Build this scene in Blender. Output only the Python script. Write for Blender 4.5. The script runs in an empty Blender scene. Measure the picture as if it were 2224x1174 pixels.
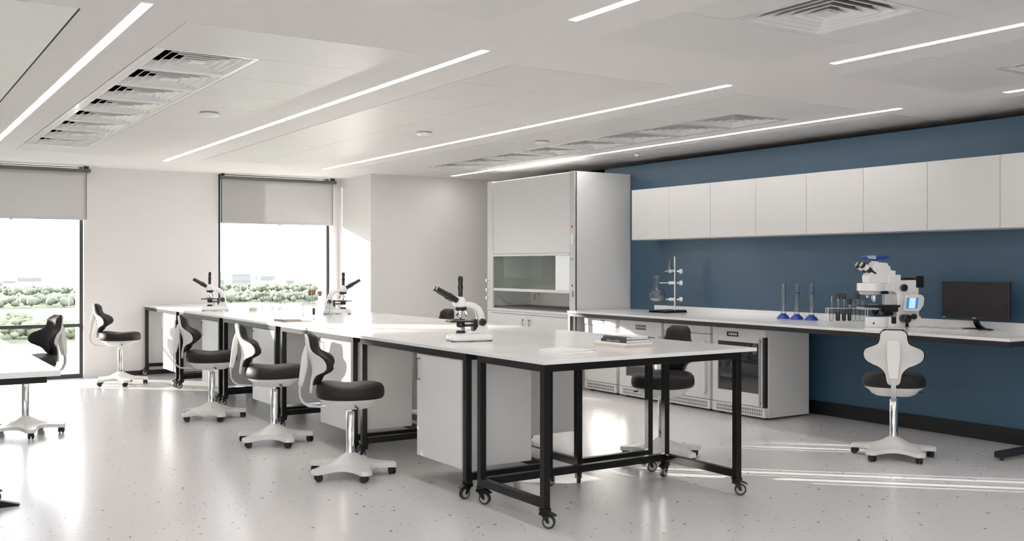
SKY = 3.6; SUN = 12; EXPO = 0.9; LED = 14
import bpy, bmesh, math, random
from mathutils import Vector, Matrix
random.seed(7)
PI = math.pi
SC = bpy.context.scene
COL = SC.collection
def R(d): return math.radians(d)

# ---------------------------------------------------------------- materials
def nt_mat(name):
    m = bpy.data.materials.new(name); m.use_nodes = True
    nt = m.node_tree
    return m, nt, nt.nodes, nt.links, nt.nodes['Principled BSDF']

def mat(name, col, rough=.5, metal=0.0, spec=.5, bump=0.0, bscale=200, vary=0.0, vscale=8, coat=0.0, rvar=0.0, emit=None, estr=0):
    m, nt, N, L, b = nt_mat(name)
    b.inputs['Base Color'].default_value = (*col, 1)
    b.inputs['Roughness'].default_value = rough
    b.inputs['Metallic'].default_value = metal
    b.inputs['Specular IOR Level'].default_value = spec
    b.inputs['Coat Weight'].default_value = coat
    b.inputs['Coat Roughness'].default_value = .1
    tc = N.new('ShaderNodeTexCoord')
    if bump:
        n = N.new('ShaderNodeTexNoise'); n.inputs['Scale'].default_value = bscale; n.inputs['Detail'].default_value = 2
        L.new(tc.outputs['Object'], n.inputs['Vector'])
        bp = N.new('ShaderNodeBump'); bp.inputs['Strength'].default_value = bump; bp.inputs['Distance'].default_value = .002
        L.new(n.outputs['Fac'], bp.inputs['Height']); L.new(bp.outputs['Normal'], b.inputs['Normal'])
    n2 = N.new('ShaderNodeTexNoise'); n2.inputs['Scale'].default_value = vscale; n2.inputs['Detail'].default_value = 3
    L.new(tc.outputs['Object'], n2.inputs['Vector'])
    mx = N.new('ShaderNodeMix'); mx.data_type = 'RGBA'
    v = vary if vary else .02
    mx.inputs[6].default_value = (*[c * (1 - v) for c in col], 1)
    mx.inputs[7].default_value = (*[min(1, c * (1 + v)) for c in col], 1)
    L.new(n2.outputs['Fac'], mx.inputs[0]); L.new(mx.outputs[2], b.inputs['Base Color'])
    if rvar:
        mr = N.new('ShaderNodeMapRange'); mr.inputs['To Min'].default_value = rough - rvar; mr.inputs['To Max'].default_value = rough + rvar
        L.new(n2.outputs['Fac'], mr.inputs['Value']); L.new(mr.outputs['Result'], b.inputs['Roughness'])
    if emit:
        b.inputs['Emission Color'].default_value = (*emit, 1); b.inputs['Emission Strength'].default_value = estr
    return m

def glass_mat(name, tint=(1, 1, 1), ior=1.45, base=.0, rough=.0, edge=0):
    m = bpy.data.materials.new(name); m.use_nodes = True
    nt = m.node_tree; N = nt.nodes; L = nt.links; N.clear()
    out = N.new('ShaderNodeOutputMaterial'); mix = N.new('ShaderNodeMixShader')
    tr = N.new('ShaderNodeBsdfTransparent'); gl = N.new('ShaderNodeBsdfGlossy')
    fr = N.new('ShaderNodeFresnel'); ge = N.new('ShaderNodeNewGeometry'); mi = N.new('ShaderNodeMapRange')
    mi.inputs['To Min'].default_value = ior; mi.inputs['To Max'].default_value = 1 / ior      # same reflectance on both faces of the thin wall
    L.new(ge.outputs['Backfacing'], mi.inputs['Value']); L.new(mi.outputs['Result'], fr.inputs['IOR'])
    tr.inputs['Color'].default_value = (*tint, 1)
    if edge:
        lw = N.new('ShaderNodeLayerWeight'); lw.inputs['Blend'].default_value = .38; tm = N.new('ShaderNodeMix'); tm.data_type = 'RGBA'
        tm.inputs[6].default_value = (*tint, 1); tm.inputs[7].default_value = (*[c * edge for c in tint], 1)
        L.new(lw.outputs['Facing'], tm.inputs[0]); L.new(tm.outputs[2], tr.inputs['Color'])
    gl.inputs['Roughness'].default_value = rough
    ad = N.new('ShaderNodeMath'); ad.operation = 'ADD'; ad.inputs[1].default_value = base; ad.use_clamp = True
    L.new(fr.outputs['Fac'], ad.inputs[0]); L.new(ad.outputs['Value'], mix.inputs['Fac'])
    L.new(tr.outputs['BSDF'], mix.inputs[1]); L.new(gl.outputs['BSDF'], mix.inputs[2]); L.new(mix.outputs['Shader'], out.inputs['Surface'])
    return m

M = {}
M['wall'] = mat('wall_paint', (.745, .72, .71), .75, bump=.05, bscale=300)
M['ceil'] = mat('ceiling_paint', (.82, .795, .78), .7)
M['panel'] = mat('ceiling_panel', (.77, .75, .73), .38, spec=.4)
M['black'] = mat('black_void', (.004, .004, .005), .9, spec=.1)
M['gap'] = mat('shadow_gap', (.05, .05, .05), .9)
M['blue'] = mat('blue_wall_paint', (.038, .096, .155), .46, spec=.65, bump=.35, bscale=90, vary=.10, vscale=3)
M['skirt'] = mat('black_skirting', (.008, .008, .009), .5)
M['lam'] = mat('white_laminate', (.69, .68, .67), .38, spec=.4)
M['top'] = mat('white_worktop', (.80, .79, .775), .17, spec=.5, rvar=.04, vscale=2)
M['steel'] = mat('black_powder_steel', (.005, .0045, .0045), .36, spec=.3)
M['steelg'] = mat('dark_steel', (.018, .019, .021), .42, spec=.4)
M['cab'] = mat('off_white_laminate', (.60, .59, .575), .42, spec=.35)
M['plast'] = mat('white_plastic', (.70, .685, .665), .32)
M['mwhite'] = mat('white_enamel', (.83, .825, .81), .22, coat=.3)
M['grey'] = mat('grey_plastic', (.35, .345, .335), .4)
M['lgrey'] = mat('light_grey_metal', (.55, .555, .56), .35)
M['leather'] = mat('black_leatherette', (.015, .013, .0125), .58, spec=.32, bump=.12, bscale=350)
M['rubber'] = mat('black_rubber', (.012, .012, .013), .6)
M['mblack'] = mat('black_plastic', (.012, .011, .011), .3)
M['chrome'] = mat('chrome', (.82, .82, .82), .09, metal=1)
M['handle'] = mat('dark_satin_handle', (.22, .21, .21), .25, metal=1)
M['alu'] = mat('brushed_aluminium', (.62, .62, .62), .3, metal=1)
M['frame'] = mat('anthracite_frame', (.035, .037, .041), .4)
M['outfin'] = mat('white_outer_jamb', (.66, .67, .69), .6)
M['blindbar'] = mat('grey_blind_cassette', (.13, .125, .122), .5)
M['fridge'] = mat('white_lacquered_steel', (.69, .68, .67), .28, coat=.2)
M['hoodgrey'] = mat('grey_green_liner', (.60, .62, .59), .4)
M['hoodlow'] = mat('warm_grey_liner', (.66, .63, .61), .5)
M['red'] = mat('red_switch', (.65, .05, .035), .4)
M['cork'] = mat('brown_cork', (.33, .17, .075), .8, bump=.4, bscale=500, vary=.25, vscale=120)
M['dcork'] = mat('dark_cork', (.075, .055, .045), .8, vary=.2, vscale=120)
M['bplast'] = mat('blue_plastic', (.02, .055, .33), .35)
M['lbplast'] = mat('pale_blue_plastic', (.36, .47, .68), .35)
M['paper'] = mat('white_paper', (.82, .81, .80), .6)
M['cream'] = mat('cream_paper', (.66, .57, .47), .7)
M['bookblk'] = mat('black_book_cover', (.02, .021, .024), .4)
M['bookgry'] = mat('dark_grey_book_cover', (.085, .088, .085), .5)
M['screen'] = mat('monitor_screen', (.012, .011, .011), .22)
M['lcd'] = mat('lcd_blue', (.05, .17, .42), .3, emit=(.07, .22, .55), estr=.35)
M['lcdw'] = mat('lcd_pale', (.35, .5, .7), .3, emit=(.45, .62, .85), estr=.45)
M['print'] = mat('white_print', (.75, .75, .75), .5)
M['liquid'] = mat('pale_liquid', (.62, .58, .5), .15)
M['dliq'] = mat('dark_sample', (.02, .02, .022), .3)
M['plug'] = mat('cream_plug', (.62, .62, .5), .5)
M['key'] = mat('beige_keys', (.56, .52, .46), .5)
M['glass'] = glass_mat('lab_glass', (.93, .95, .95), 1.5, .035, edge=.34)
M['pane'] = glass_mat('window_glass', (.97, .98, .98), 1.3, .0)
M['fglass'] = glass_mat('fridge_glass', (.55, .55, .55), 1.5, .06)
M['hglass'] = glass_mat('hood_glass', (.93, .95, .93), 1.08, .0)
M['wpanel'] = mat('white_hood_panel', (.86, .88, .88), .3)

def light_mat(name, col, s):
    m = bpy.data.materials.new(name); m.use_nodes = True
    N = m.node_tree.nodes; b = N['Principled BSDF']
    b.inputs['Base Color'].default_value = (.8, .8, .8, 1)
    b.inputs['Emission Color'].default_value = (*col, 1); b.inputs['Emission Strength'].default_value = s
    return m
M['led'] = light_mat('led_diffuser', (1, .965, .945), LED)

def floor_mat():
    m, nt, N, L, b = nt_mat('speckled_resin_floor')
    tc = N.new('ShaderNodeTexCoord')
    n = N.new('ShaderNodeTexNoise'); n.inputs['Scale'].default_value = .8; n.inputs['Detail'].default_value = 4
    L.new(tc.outputs['Object'], n.inputs['Vector'])
    mx = N.new('ShaderNodeMix'); mx.data_type = 'RGBA'
    mx.inputs[6].default_value = (.645, .635, .63, 1); mx.inputs[7].default_value = (.69, .68, .675, 1)
    L.new(n.outputs['Fac'], mx.inputs[0])
    prev = mx.outputs[2]
    for sc, th, rad, c in ((9, 1.0, .075, (.10, .085, .08, 1)), (17, 1.0, .09, (.17, .15, .14, 1)), (37, 1.02, .13, (.30, .27, .26, 1))):
        v = N.new('ShaderNodeTexVoronoi'); v.inputs['Scale'].default_value = sc; v.voronoi_dimensions = '2D'; v.inputs['Randomness'].default_value = 1
        wn = N.new('ShaderNodeTexNoise'); wn.inputs['Scale'].default_value = 60
        L.new(tc.outputs['Object'], wn.inputs['Vector'])
        ad = N.new('ShaderNodeVectorMath'); ad.operation = 'MULTIPLY_ADD'
        ad.inputs[1].default_value = (.02, .02, 0)
        L.new(wn.outputs['Color'], ad.inputs[0]); L.new(tc.outputs['Object'], ad.inputs[2]); L.new(ad.outputs['Vector'], v.inputs['Vector'])
        lt = N.new('ShaderNodeMath'); lt.operation = 'LESS_THAN'; lt.inputs[1].default_value = rad
        L.new(v.outputs['Distance'], lt.inputs[0])
        sp = N.new('ShaderNodeSeparateColor'); L.new(v.outputs['Color'], sp.inputs[0])
        gt = N.new('ShaderNodeMath'); gt.operation = 'GREATER_THAN'; gt.inputs[1].default_value = th - .09
        L.new(sp.outputs[0], gt.inputs[0])
        ml = N.new('ShaderNodeMath'); ml.operation = 'MULTIPLY'
        L.new(lt.outputs[0], ml.inputs[0]); L.new(gt.outputs[0], ml.inputs[1])
        m2 = N.new('ShaderNodeMix'); m2.data_type = 'RGBA'
        L.new(ml.outputs[0], m2.inputs[0]); L.new(prev, m2.inputs[6]); m2.inputs[7].default_value = c
        prev = m2.outputs[2]
    L.new(prev, b.inputs['Base Color'])
    b.inputs['Roughness'].default_value = .22
    b.inputs['Specular IOR Level'].default_value = .55
    n3 = N.new('ShaderNodeTexNoise'); n3.inputs['Scale'].default_value = 45; n3.inputs['Detail'].default_value = 3
    L.new(tc.outputs['Object'], n3.inputs['Vector'])
    bp = N.new('ShaderNodeBump'); bp.inputs['Strength'].default_value = .14; bp.inputs['Distance'].default_value = .0035
    L.new(n3.outputs['Fac'], bp.inputs['Height']); L.new(bp.outputs['Normal'], b.inputs['Normal'])
    return m
M['floor'] = floor_mat()

def blind_mat():
    m = bpy.data.materials.new('grey_blind_fabric'); m.use_nodes = True
    nt = m.node_tree; N = nt.nodes; L = nt.links; N.clear()
    out = N.new('ShaderNodeOutputMaterial'); tc = N.new('ShaderNodeTexCoord')
    mp = N.new('ShaderNodeMapping'); mp.inputs['Scale'].default_value = (260, 260, 30)
    n = N.new('ShaderNodeTexNoise'); n.inputs['Scale'].default_value = 1; n.inputs['Detail'].default_value = 2
    L.new(tc.outputs['Object'], mp.inputs[0]); L.new(mp.outputs[0], n.inputs['Vector'])
    cr = N.new('ShaderNodeValToRGB'); cr.color_ramp.elements[0].color = (.46, .45, .445, 1); cr.color_ramp.elements[1].color = (.66, .65, .645, 1)
    L.new(n.outputs['Fac'], cr.inputs[0])
    d = N.new('ShaderNodeBsdfDiffuse'); t = N.new('ShaderNodeBsdfTranslucent'); mx = N.new('ShaderNodeMixShader'); mx.inputs[0].default_value = .22
    L.new(cr.outputs[0], d.inputs[0]); L.new(cr.outputs[0], t.inputs[0])
    L.new(d.outputs[0], mx.inputs[1]); L.new(t.outputs[0], mx.inputs[2]); L.new(mx.outputs[0], out.inputs[0])
    return m
M['fabric'] = blind_mat()
# outdoors
M['grass'] = mat('mown_grass', (.105, .115, .065), .9, vary=.3, vscale=.02)
M['leaf'] = mat('tree_foliage', (.145, .155, .11), .9, vary=.45, vscale=.2)
M['leaf2'] = mat('pale_tree_foliage', (.15, .165, .10), .9, vary=.4, vscale=.3)
M['roadm'] = mat('pale_asphalt', (.18, .18, .18), .9)
M['bwhite'] = mat('white_cladding', (.31, .31, .32), .8)
M['bgrey'] = mat('grey_cladding', (.20, .20, .205), .8)
M['bmid'] = mat('pale_concrete', (.235, .23, .225), .8)
M['bbrick'] = mat('pink_brick', (.33, .27, .25), .9)
M['broof'] = mat('dark_roofing', (.2, .2, .22), .9)

# ---------------------------------------------------------------- mesh builder
class MB:
    def __init__(s, *mats):
        s.bm = bmesh.new(); s.mats = list(mats) or [M['lam']]; s.i = 0
    def use(s, i): s.i = i; return s
    def _fin(s, fs):
        for f in fs: f.material_index = s.i
    def box(s, x0, x1, y0, y1, z0, z1, rot=None, piv=None):
        vs = [s.bm.verts.new((x, y, z)) for x in (x0, x1) for y in (y0, y1) for z in (z0, z1)]
        q = [(0, 1, 3, 2), (4, 6, 7, 5), (0, 4, 5, 1), (2, 3, 7, 6), (0, 2, 6, 4), (1, 5, 7, 3)]
        s._fin([s.bm.faces.new([vs[k] for k in f]) for f in q])
        if rot is not None:
            p = Vector(piv) if piv else Vector(((x0 + x1) / 2, (y0 + y1) / 2, (z0 + z1) / 2))
            bmesh.ops.rotate(s.bm, cent=p, matrix=rot, verts=vs)
        return s
    def loft(s, rings, cap=True, closed=False):
        V = [[s.bm.verts.new(p) for p in r] for r in rings]; n = len(V[0]); fs = []
        for a in range(len(V) - 1 + (1 if closed else 0)):
            A, B = V[a], V[(a + 1) % len(V)]
            for k in range(n):
                fs.append(s.bm.faces.new((A[k], A[(k + 1) % n], B[(k + 1) % n], B[k])))
        if cap and not closed:
            fs.append(s.bm.faces.new(V[0][::-1])); fs.append(s.bm.faces.new(V[-1]))
        s._fin(fs); return s
    def cyl(s, p0, p1, r0, r1=None, n=20, cap=True):
        r1 = r0 if r1 is None else r1
        p0 = Vector(p0); p1 = Vector(p1); d = (p1 - p0).normalized()
        u = d.orthogonal().normalized(); w = d.cross(u)
        rr = []
        for p, r in ((p0, r0), (p1, r1)):
            rr.append([p + (u * math.cos(2 * PI * k / n) + w * math.sin(2 * PI * k / n)) * r for k in range(n)])
        return s.loft(rr, cap)
    def lathe(s, prof, c=(0, 0, 0), axis='z', n=24, cap=False):
        rr = []
        for r, h in prof:
            ring = []
            for k in range(n):
                a = 2 * PI * k / n; x = r * math.cos(a); y = r * math.sin(a)
                p = (x, y, h) if axis == 'z' else ((h, x, y) if axis == 'x' else (y, h, x))
                ring.append((p[0] + c[0], p[1] + c[1], p[2] + c[2]))
            rr.append(ring)
        return s.loft(rr, cap)
    def prism(s, poly, a0, a1, axis='y'):
        f = {'y': lambda p, a: (p[0], a, p[1]), 'z': lambda p, a: (p[0], p[1], a), 'x': lambda p, a: (a, p[0], p[1])}[axis]
        return s.loft([[f(p, a0) for p in poly], [f(p, a1) for p in poly]])
    def tube(s, pts, r, n=8, flat=1.0):
        P = [Vector(p) for p in pts]; rr = []; up = None
        rs = r if isinstance(r, (list, tuple)) else [r] * len(P)
        for i, p in enumerate(P):
            d = (P[min(i + 1, len(P) - 1)] - P[max(i - 1, 0)]).normalized()
            if up is None: up = d.orthogonal().normalized()
            up = (up - d * up.dot(d)).normalized(); w = d.cross(up)
            rr.append([p + (up * math.cos(2 * PI * k / n) + w * flat * math.sin(2 * PI * k / n)) * rs[i] for k in range(n)])
        return s.loft(rr)
    def sweep_rect(s, pts, wy, th):
        # ribbon in the xz plane, width wy along y
        P = [Vector(p) for p in pts]; rr = []
        ws = wy if isinstance(wy, (list, tuple)) else [wy] * len(P)
        for i, p in enumerate(P):
            d = (P[min(i + 1, len(P) - 1)] - P[max(i - 1, 0)]).normalized()
            nn = Vector((-d.z, 0, d.x)); w = ws[i]
            t = th[i] if isinstance(th, (list, tuple)) else th
            rr.append([p + nn * t / 2 + Vector((0, w / 2, 0)), p + nn * t / 2 - Vector((0, w / 2, 0)),
                       p - nn * t / 2 - Vector((0, w / 2, 0)), p - nn * t / 2 + Vector((0, w / 2, 0))])
        return s.loft(rr)
    def frame(s, x0, x1, z0, z1, w, y0, y1):
        s.box(x0, x0 + w, y0, y1, z0, z1); s.box(x1 - w, x1, y0, y1, z0, z1)
        s.box(x0 + w, x1 - w, y0, y1, z0, z0 + w); s.box(x0 + w, x1 - w, y0, y1, z1 - w, z1); return s
    def build(s, name, parent=None, smooth=0, bevel=0, seg=2, sub=0):
        bmesh.ops.recalc_face_normals(s.bm, faces=s.bm.faces)
        me = bpy.data.meshes.new(name); s.bm.to_mesh(me); s.bm.free()
        for m in s.mats: me.materials.append(m)
        o = bpy.data.objects.new(name, me); COL.objects.link(o)
        if parent: o.parent = parent
        if smooth or bevel or sub:
            for p in me.polygons: p.use_smooth = True
            if not sub: me.set_sharp_from_angle(angle=R(smooth or 40))
        if bevel:
            b = o.modifiers.new('bevel', 'BEVEL'); b.width = bevel; b.segments = seg; b.limit_method = 'ANGLE'; b.angle_limit = R(35)
            b.harden_normals = True
        if sub:
            b = o.modifiers.new('sub', 'SUBSURF'); b.levels = sub; b.render_levels = sub
        return o

def tag(o, label=None, cat=None, group=None, kind=None):
    if label: o['label'] = label
    if cat: o['category'] = cat
    if group: o['group'] = group
    if kind: o['kind'] = kind
    return o
def thing(name, label, cat, loc=(0, 0, 0), rz=0, group=None):
    o = bpy.data.objects.new(name, None); COL.objects.link(o); o.empty_display_size = .1
    o.location = loc; o.rotation_euler = (0, 0, R(rz)); tag(o, label, cat, group); return o
def struct(name, mb=None, parent=None, **k):
    if mb is None:
        o = bpy.data.objects.new(name, None); COL.objects.link(o)
        if parent: o.parent = parent
    else: o = mb.build(name, parent, **k)
    if not parent: o['kind'] = 'structure'
    return o
def copy_tree(o, parent=None):
    c = o.copy(); COL.objects.link(c)
    if parent: c.parent = parent
    for ch in list(o.children): copy_tree(ch, c)
    return c
def dup(o, loc, rz, label, group=None):
    c = copy_tree(o); c.location = loc; c.rotation_euler = (0, 0, R(rz)); c['label'] = label
    if group: c['group'] = group
    return c
def text(s, size, m, loc, rot, parent, name='lettering', ext=.0006):
    cu = bpy.data.curves.new(name, 'FONT'); cu.body = s; cu.size = size; cu.extrude = ext; cu.align_x = 'CENTER'; cu.align_y = 'CENTER'
    cu.materials.append(m); tmp = bpy.data.objects.new(name, cu); COL.objects.link(tmp)
    dg = bpy.context.evaluated_depsgraph_get(); me = bpy.data.meshes.new_from_object(tmp.evaluated_get(dg)); me.name = name
    bpy.data.objects.remove(tmp); o = bpy.data.objects.new(name, me); COL.objects.link(o); o.location = loc; o.rotation_euler = rot; o.parent = parent
    return o
# ================================================================ THE ROOM
ZC = 2.72
YW = 13.85
struct('floor', MB(M['floor']).box(-6.4, 8.35, -3.4, 14.25, -.2, 0))
ZX = [(-4.4, -3.1), (-2.42, -1.1), (-.42, .905), (1.425, 2.75), (3.455, 4.76), (5.46, 6.79), (7.27, 8.0)]
FY = (5.33, 12.2); NY = (-2.44, 4.43); CP = .687
cb = MB(M['ceil'])
xs = [-6.4] + [v for z in ZX for v in z] + [8.35]
for i in range(0, len(xs), 2): cb.box(xs[i], xs[i + 1], -3.4, 14.25, ZC, ZC + .08)
for a, b in ZX:
    for y0, y1 in ((-3.4, NY[0]), (NY[1], FY[0]), (FY[1], 14.25)): cb.box(a, b, y0, y1, ZC, ZC + .08)
ceil = struct('ceiling', cb)
struct('ceiling_plenum', MB(M['gap']).box(-6.4, 8.35, -3.4, 14.25, ZC + .25, ZC + .3))
g = .0022
diff_cells = []
for zi, (a, b) in enumerate(ZX):
    pb = MB(M['panel'])
    for far in (1, 0):
        for k in range(10):
            if far: y0 = FY[0] + CP * k; y1 = y0 + CP
            else: y1 = NY[1] - CP * k; y0 = y1 - CP
            segs = [(a, b)]
            if zi == 3 and far and 1 <= k <= 8:
                segs = [(2.072, b)]; diff_cells.append(('B', a, 2.072, y0, y1, k))
            elif zi == 4 and far and k >= 1: segs = [(a, 4.12), (4.12, b)]
            elif zi == 5 and far and 1 <= k <= 8:
                segs = [(a, 6.125)]; diff_cells.append(('D', 6.125, b, y0, y1, k))
            elif zi == 4 and not far and k == 1:
                segs = [(a, 3.775), (4.44, b)]; diff_cells.append(('N', 3.775, 4.44, y0, y1, k))
            elif zi == 5 and not far and k == 1:
                segs = [(a, 6.125)]; diff_cells.append(('M', 6.125, b, y0, y1, k))
            if zi == 3 and not far: segs = [(a, 2.0), (2.0, b)]
            for p, q in segs: pb.box(p + g, q - g, y0 + g, y1 - g, ZC - .003, ZC + .03)
    pb.build('ceiling_panels', ceil)
tb = MB(M['gap']).box(.905, .913, 5.33, 12.2, ZC - .003, ZC + .002)
tb.build('shadow_joint', ceil)

def rings4(cx, cy, ax, ay, z): return [(cx - ax, cy - ay, z), (cx + ax, cy - ay, z), (cx + ax, cy + ay, z), (cx - ax, cy + ay, z)]
ordin = ['nearest', 'second nearest', 'third', 'fourth', 'fifth', 'sixth', 'seventh', 'farthest']
for (row, x0, x1, y0, y1, k) in diff_cells:
    if row == 'B': lab = 'square white louvred ceiling diffuser, %s along the row over the left aisle' % ordin[k - 1]
    elif row == 'D': lab = 'square white louvred ceiling diffuser, %s along the row beside the blue wall' % ordin[k - 1]
    elif row == 'N': lab = 'large square ceiling diffuser with wide black slots, cut by the top edge of the photo'
    else: lab = 'square ceiling diffuser at the right edge of the photo, in the shaded panel field'
    cx, cy = (x0 + x1) / 2, (y0 + y1) / 2; ax, ay = (x1 - x0) / 2 - .004, (y1 - y0) / 2 - .004
    if row == 'B': cx = 1.768; ax = .30
    t = thing('ceiling_diffuser', lab, 'air vent', (cx, cy, ZC), 0, 'square ceiling diffusers')
    f = MB(M['mwhite'])
    ix = ax - .035; iy = ay - .035
    f.box(-ax, ax, -ay, -iy, -.004, .012); f.box(-ax, ax, iy, ay, -.004, .012)
    f.box(-ax, -ix, -iy, iy, -.004, .012); f.box(ix, ax, -iy, iy, -.004, .012)
    if row == 'B': f.box(-ax - .038, -ax, -ay, ay, -.003, .012)
    f.build('rim', t)
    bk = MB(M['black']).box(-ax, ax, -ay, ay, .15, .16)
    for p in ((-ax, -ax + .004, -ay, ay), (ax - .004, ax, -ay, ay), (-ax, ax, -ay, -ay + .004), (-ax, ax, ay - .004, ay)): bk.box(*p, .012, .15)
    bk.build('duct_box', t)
    for j in range(5):
        o = 1 - j * .19
        bl = MB(M['mwhite'])
        A, B = ix * o, iy * o; d = .048
        bl.loft([rings4(0, 0, A, B, .0), rings4(0, 0, A, B, .003), rings4(0, 0, A - d, B - d, .042), rings4(0, 0, A - d - .003, B - d, .042), rings4(0, 0, A - .004, B - .004, .0)], cap=False, closed=True)
        bl.build('louvre', t)
    MB(M['mwhite']).box(-.045, .045, -.045, .045, .0, .004).build('centre_plate', t)

# light strips
strips = [(1.165, 5.04, 12.5, 'recessed linear ceiling light nearest the left edge, far run'), (3.095, 5.055, 12.5, 'recessed linear ceiling light over the front edge of the island'),
          (5.13, 5.09, 12.45, 'recessed linear ceiling light over the middle of the room, far run'), (7.05, 5.09, 12.42, 'recessed linear ceiling light running above the fume cupboard front'),
          (3.095, -2.5, 4.19, 'short visible stub of linear light at the top edge of the ceiling'), (5.13, -2.5, 4.2, 'linear ceiling light running out at the upper right, beside the large diffuser'),
          (7.05, -2.5, 4.21, 'linear ceiling light just entering at the far right edge above the blue wall'), (1.165, -2.5, 4.2, 'linear ceiling light behind the viewpoint on the left')]
for x, y0, y1, lab in strips:
    t = thing('linear_light', lab, 'ceiling light', (x, (y0 + y1) / 2, ZC), 0, 'recessed linear lights')
    h = (y1 - y0) / 2
    MB(M['mwhite']).box(-.031, -.027, -h, h, -.003, 0).box(.027, .031, -h, h, -.003, 0).box(-.031, .031, -h - .004, -h, -.003, 0).box(-.031, .031, h, h + .004, -.003, 0).build('trim_ring', t)
    MB(M['led']).box(-.027, .027, -h, h, -.0025, -.0005).build('light_diffuser', t)
for i, (x, y, r, lab) in enumerate([(2.43, 8.36, .075, 'white round smoke detector on the ceiling over the left aisle'), (4.5, 8.46, .07, 'round smoke detector on the ceiling over the middle of the island'),
                                    (5.84, 8.43, .07, 'round smoke detector beside the right row of diffusers'), (7.37, 8.75, .03, 'tiny ceiling sensor close to the blue wall')]):
    t = thing('smoke_detector', lab, 'smoke detector', (x, y, ZC - .003))
    MB(M['grey']).lathe([(r, 0), (r, -.012)], cap=True).build('mounting_ring', t)
    MB(M['mwhite']).lathe([(r * 1.08, -.010), (r * 1.06, -.022), (r * .7, -.034), (.002, -.037)], cap=True).build('detector_cover', t, smooth=50)

# ---- walls
wf = MB(M['wall'])
W = [(-5.3, -1.9), (.67, 2.41), (4.15, 5.80)]
px = -6.4
for a, b in W: wf.box(px, a, YW, 14.25, 0, ZC); px = b
wf.box(*W[0], YW, 14.25, 0, 2.02)
wf.box(px, 8.35, YW, 14.25, 0, ZC)
struct('wall_far', wf)
struct('wall_partition', MB(M['wall']).box(5.93, 8.35, 12.735, YW, 0, ZC))
struct('wall_right', MB(M['blue']).box(7.85, 7.93, -3.4, 9.95, 0, 2.655))
struct('wall_right_backing', MB(M['black']).box(8.25, 8.35, -3.4, 12.735, 0, ZC))
struct('baseboard_right', MB(M['skirt']).box(7.835, 7.85, -3.4, 9.4, 0, .13))
struct('baseboard_far', MB(M['skirt']).box(2.9, 4.15, YW - .012, YW, 0, .06))
wl = MB(M['wall']).box(-6.4, -6.2, -3.4, -2.6, 0, ZC).box(-6.4, -6.2, 2.2, YW, 0, ZC).box(-6.4, -6.2, -2.6, 2.2, 0, 1.2).box(-6.4, -6.2, -2.6, 2.2, 2.6, ZC)
struct('wall_left', wl)
wb = MB(M['wall']).box(-6.2, -5.0, -3.4, -3.2, 0, ZC).box(.6, 7.85, -3.4, -3.2, 0, ZC).box(-5.0, .6, -3.4, -3.2, 0, 1.2).box(-5.0, .6, -3.4, -3.2, 2.6, ZC)
struct('wall_back', wb)

# ---- windows
def window(n, x0, x1, bar=True, z1=ZC, zb=0):
    w = struct('window_%d' % n)
    f = MB(M['frame'])
    f.box(x0, x0 + .045, YW + .05, YW + .13, zb, z1); f.box(x1 - .04, x1, YW + .05, YW + .13, zb, z1)
    f.box(x0 + .045, x1 - .04, YW + .05, YW + .13, zb, zb + .055); f.box(x0 + .045, x1 - .04, YW + .05, YW + .13, z1 - .010, z1)
    f.build('window_frame', w)
    if bar: MB(M['frame']).box(x0 + .045, x1 - .04, YW + .055, YW + .12, .655, .70).build('transom', w)
    MB(M['pane']).box(x0 + .04, x1 - .035, YW + .085, YW + .09, zb + .05, z1 - .03).build('pane', w)
    MB(M['outfin']).box(x0 + .0, x0 + .03, YW + .14, YW + .4, zb, z1).box(x1 - .03, x1, YW + .14, YW + .4, zb, z1).build('outer_jamb', w)
    return w
window(1, *W[1]); window(2, *W[2]); w0 = window(3, *W[0], bar=False, zb=2.02)  # third is unseen, placed and silled to steer sun onto doors and floor
MB(M['frame']).box(-2.98, -2.92, YW + .05, YW + .13, 2.05, ZC - .01).build('mullion', w0)
w4 = struct('window_4')  # unseen glazing added in the left wall for fill light
MB(M['frame']).box(-6.35, -6.25, -.23, -.17, 1.2, 2.6).build('mullion', w4)
MB(M['pane']).box(-6.31, -6.30, -2.6, 2.2, 1.2, 2.6).build('pane', w4)
w5 = struct('window_5')  # unseen back-wall glazing added to brighten the room from behind the camera
mb = MB(M['frame'])
for x in (-2.2, -.4): mb.box(x, x + .06, -3.35, -3.25, 1.2, 2.6)
mb.build('mullion', w5)
MB(M['pane'])  .box(-5.0, .6, -3.31, -3.30, 1.2, 2.6).build('pane', w5)

def blind(x0, x1, lab, two=False, ztop=2.642, zb=2.035):
    t = thing('roller_blind', lab, 'blind', ((x0 + x1) / 2, YW - .03, 0), 0, 'grey roller blinds')
    h = (x1 - x0) / 2
    MB(M['blindbar']).box(-h, h + .02, -.075, .005, ztop, ztop + .045).build('cassette', t, bevel=.004)
    MB(M['fabric']).box(-h + .015, h - .03, -.03, -.028, zb + .012, ztop).build('fabric', t)
    if two: MB(M['fabric']).box(-h + .015, -h + .62, -.020, -.0185, zb + .012, ztop).build('shadow_sheet', t)  # second sheet added to darken the left third like shading from outside
    MB(M['blindbar']).box(-h, -h + .045, -.024, -.005, zb, ztop).box(h - .06, h - .02, -.024, -.005, zb, ztop).build('side_channel', t)
    MB(M['lgrey']).box(-h + .01, h - .02, -.036, -.022, zb - .004, zb + .014).build('bottom_bar', t)
    MB(M['mblack']).box(-h, -h + .04, -.05, 0, ztop + .045, ZC).box(h - .06, h, -.05, 0, ztop + .045, ZC).build('bracket', t)
    MB(M['lgrey']).box(-.02, .02, -.04, -.02, zb - .018, zb - .004).build('pull_tab', t)
    return t
blind(.66, 2.46, 'grey roller blind half drawn over the window at the left edge')
blind(4.17, 5.84, 'grey roller blind with added shadow sheet, half drawn over the window behind the island', True)

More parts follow.
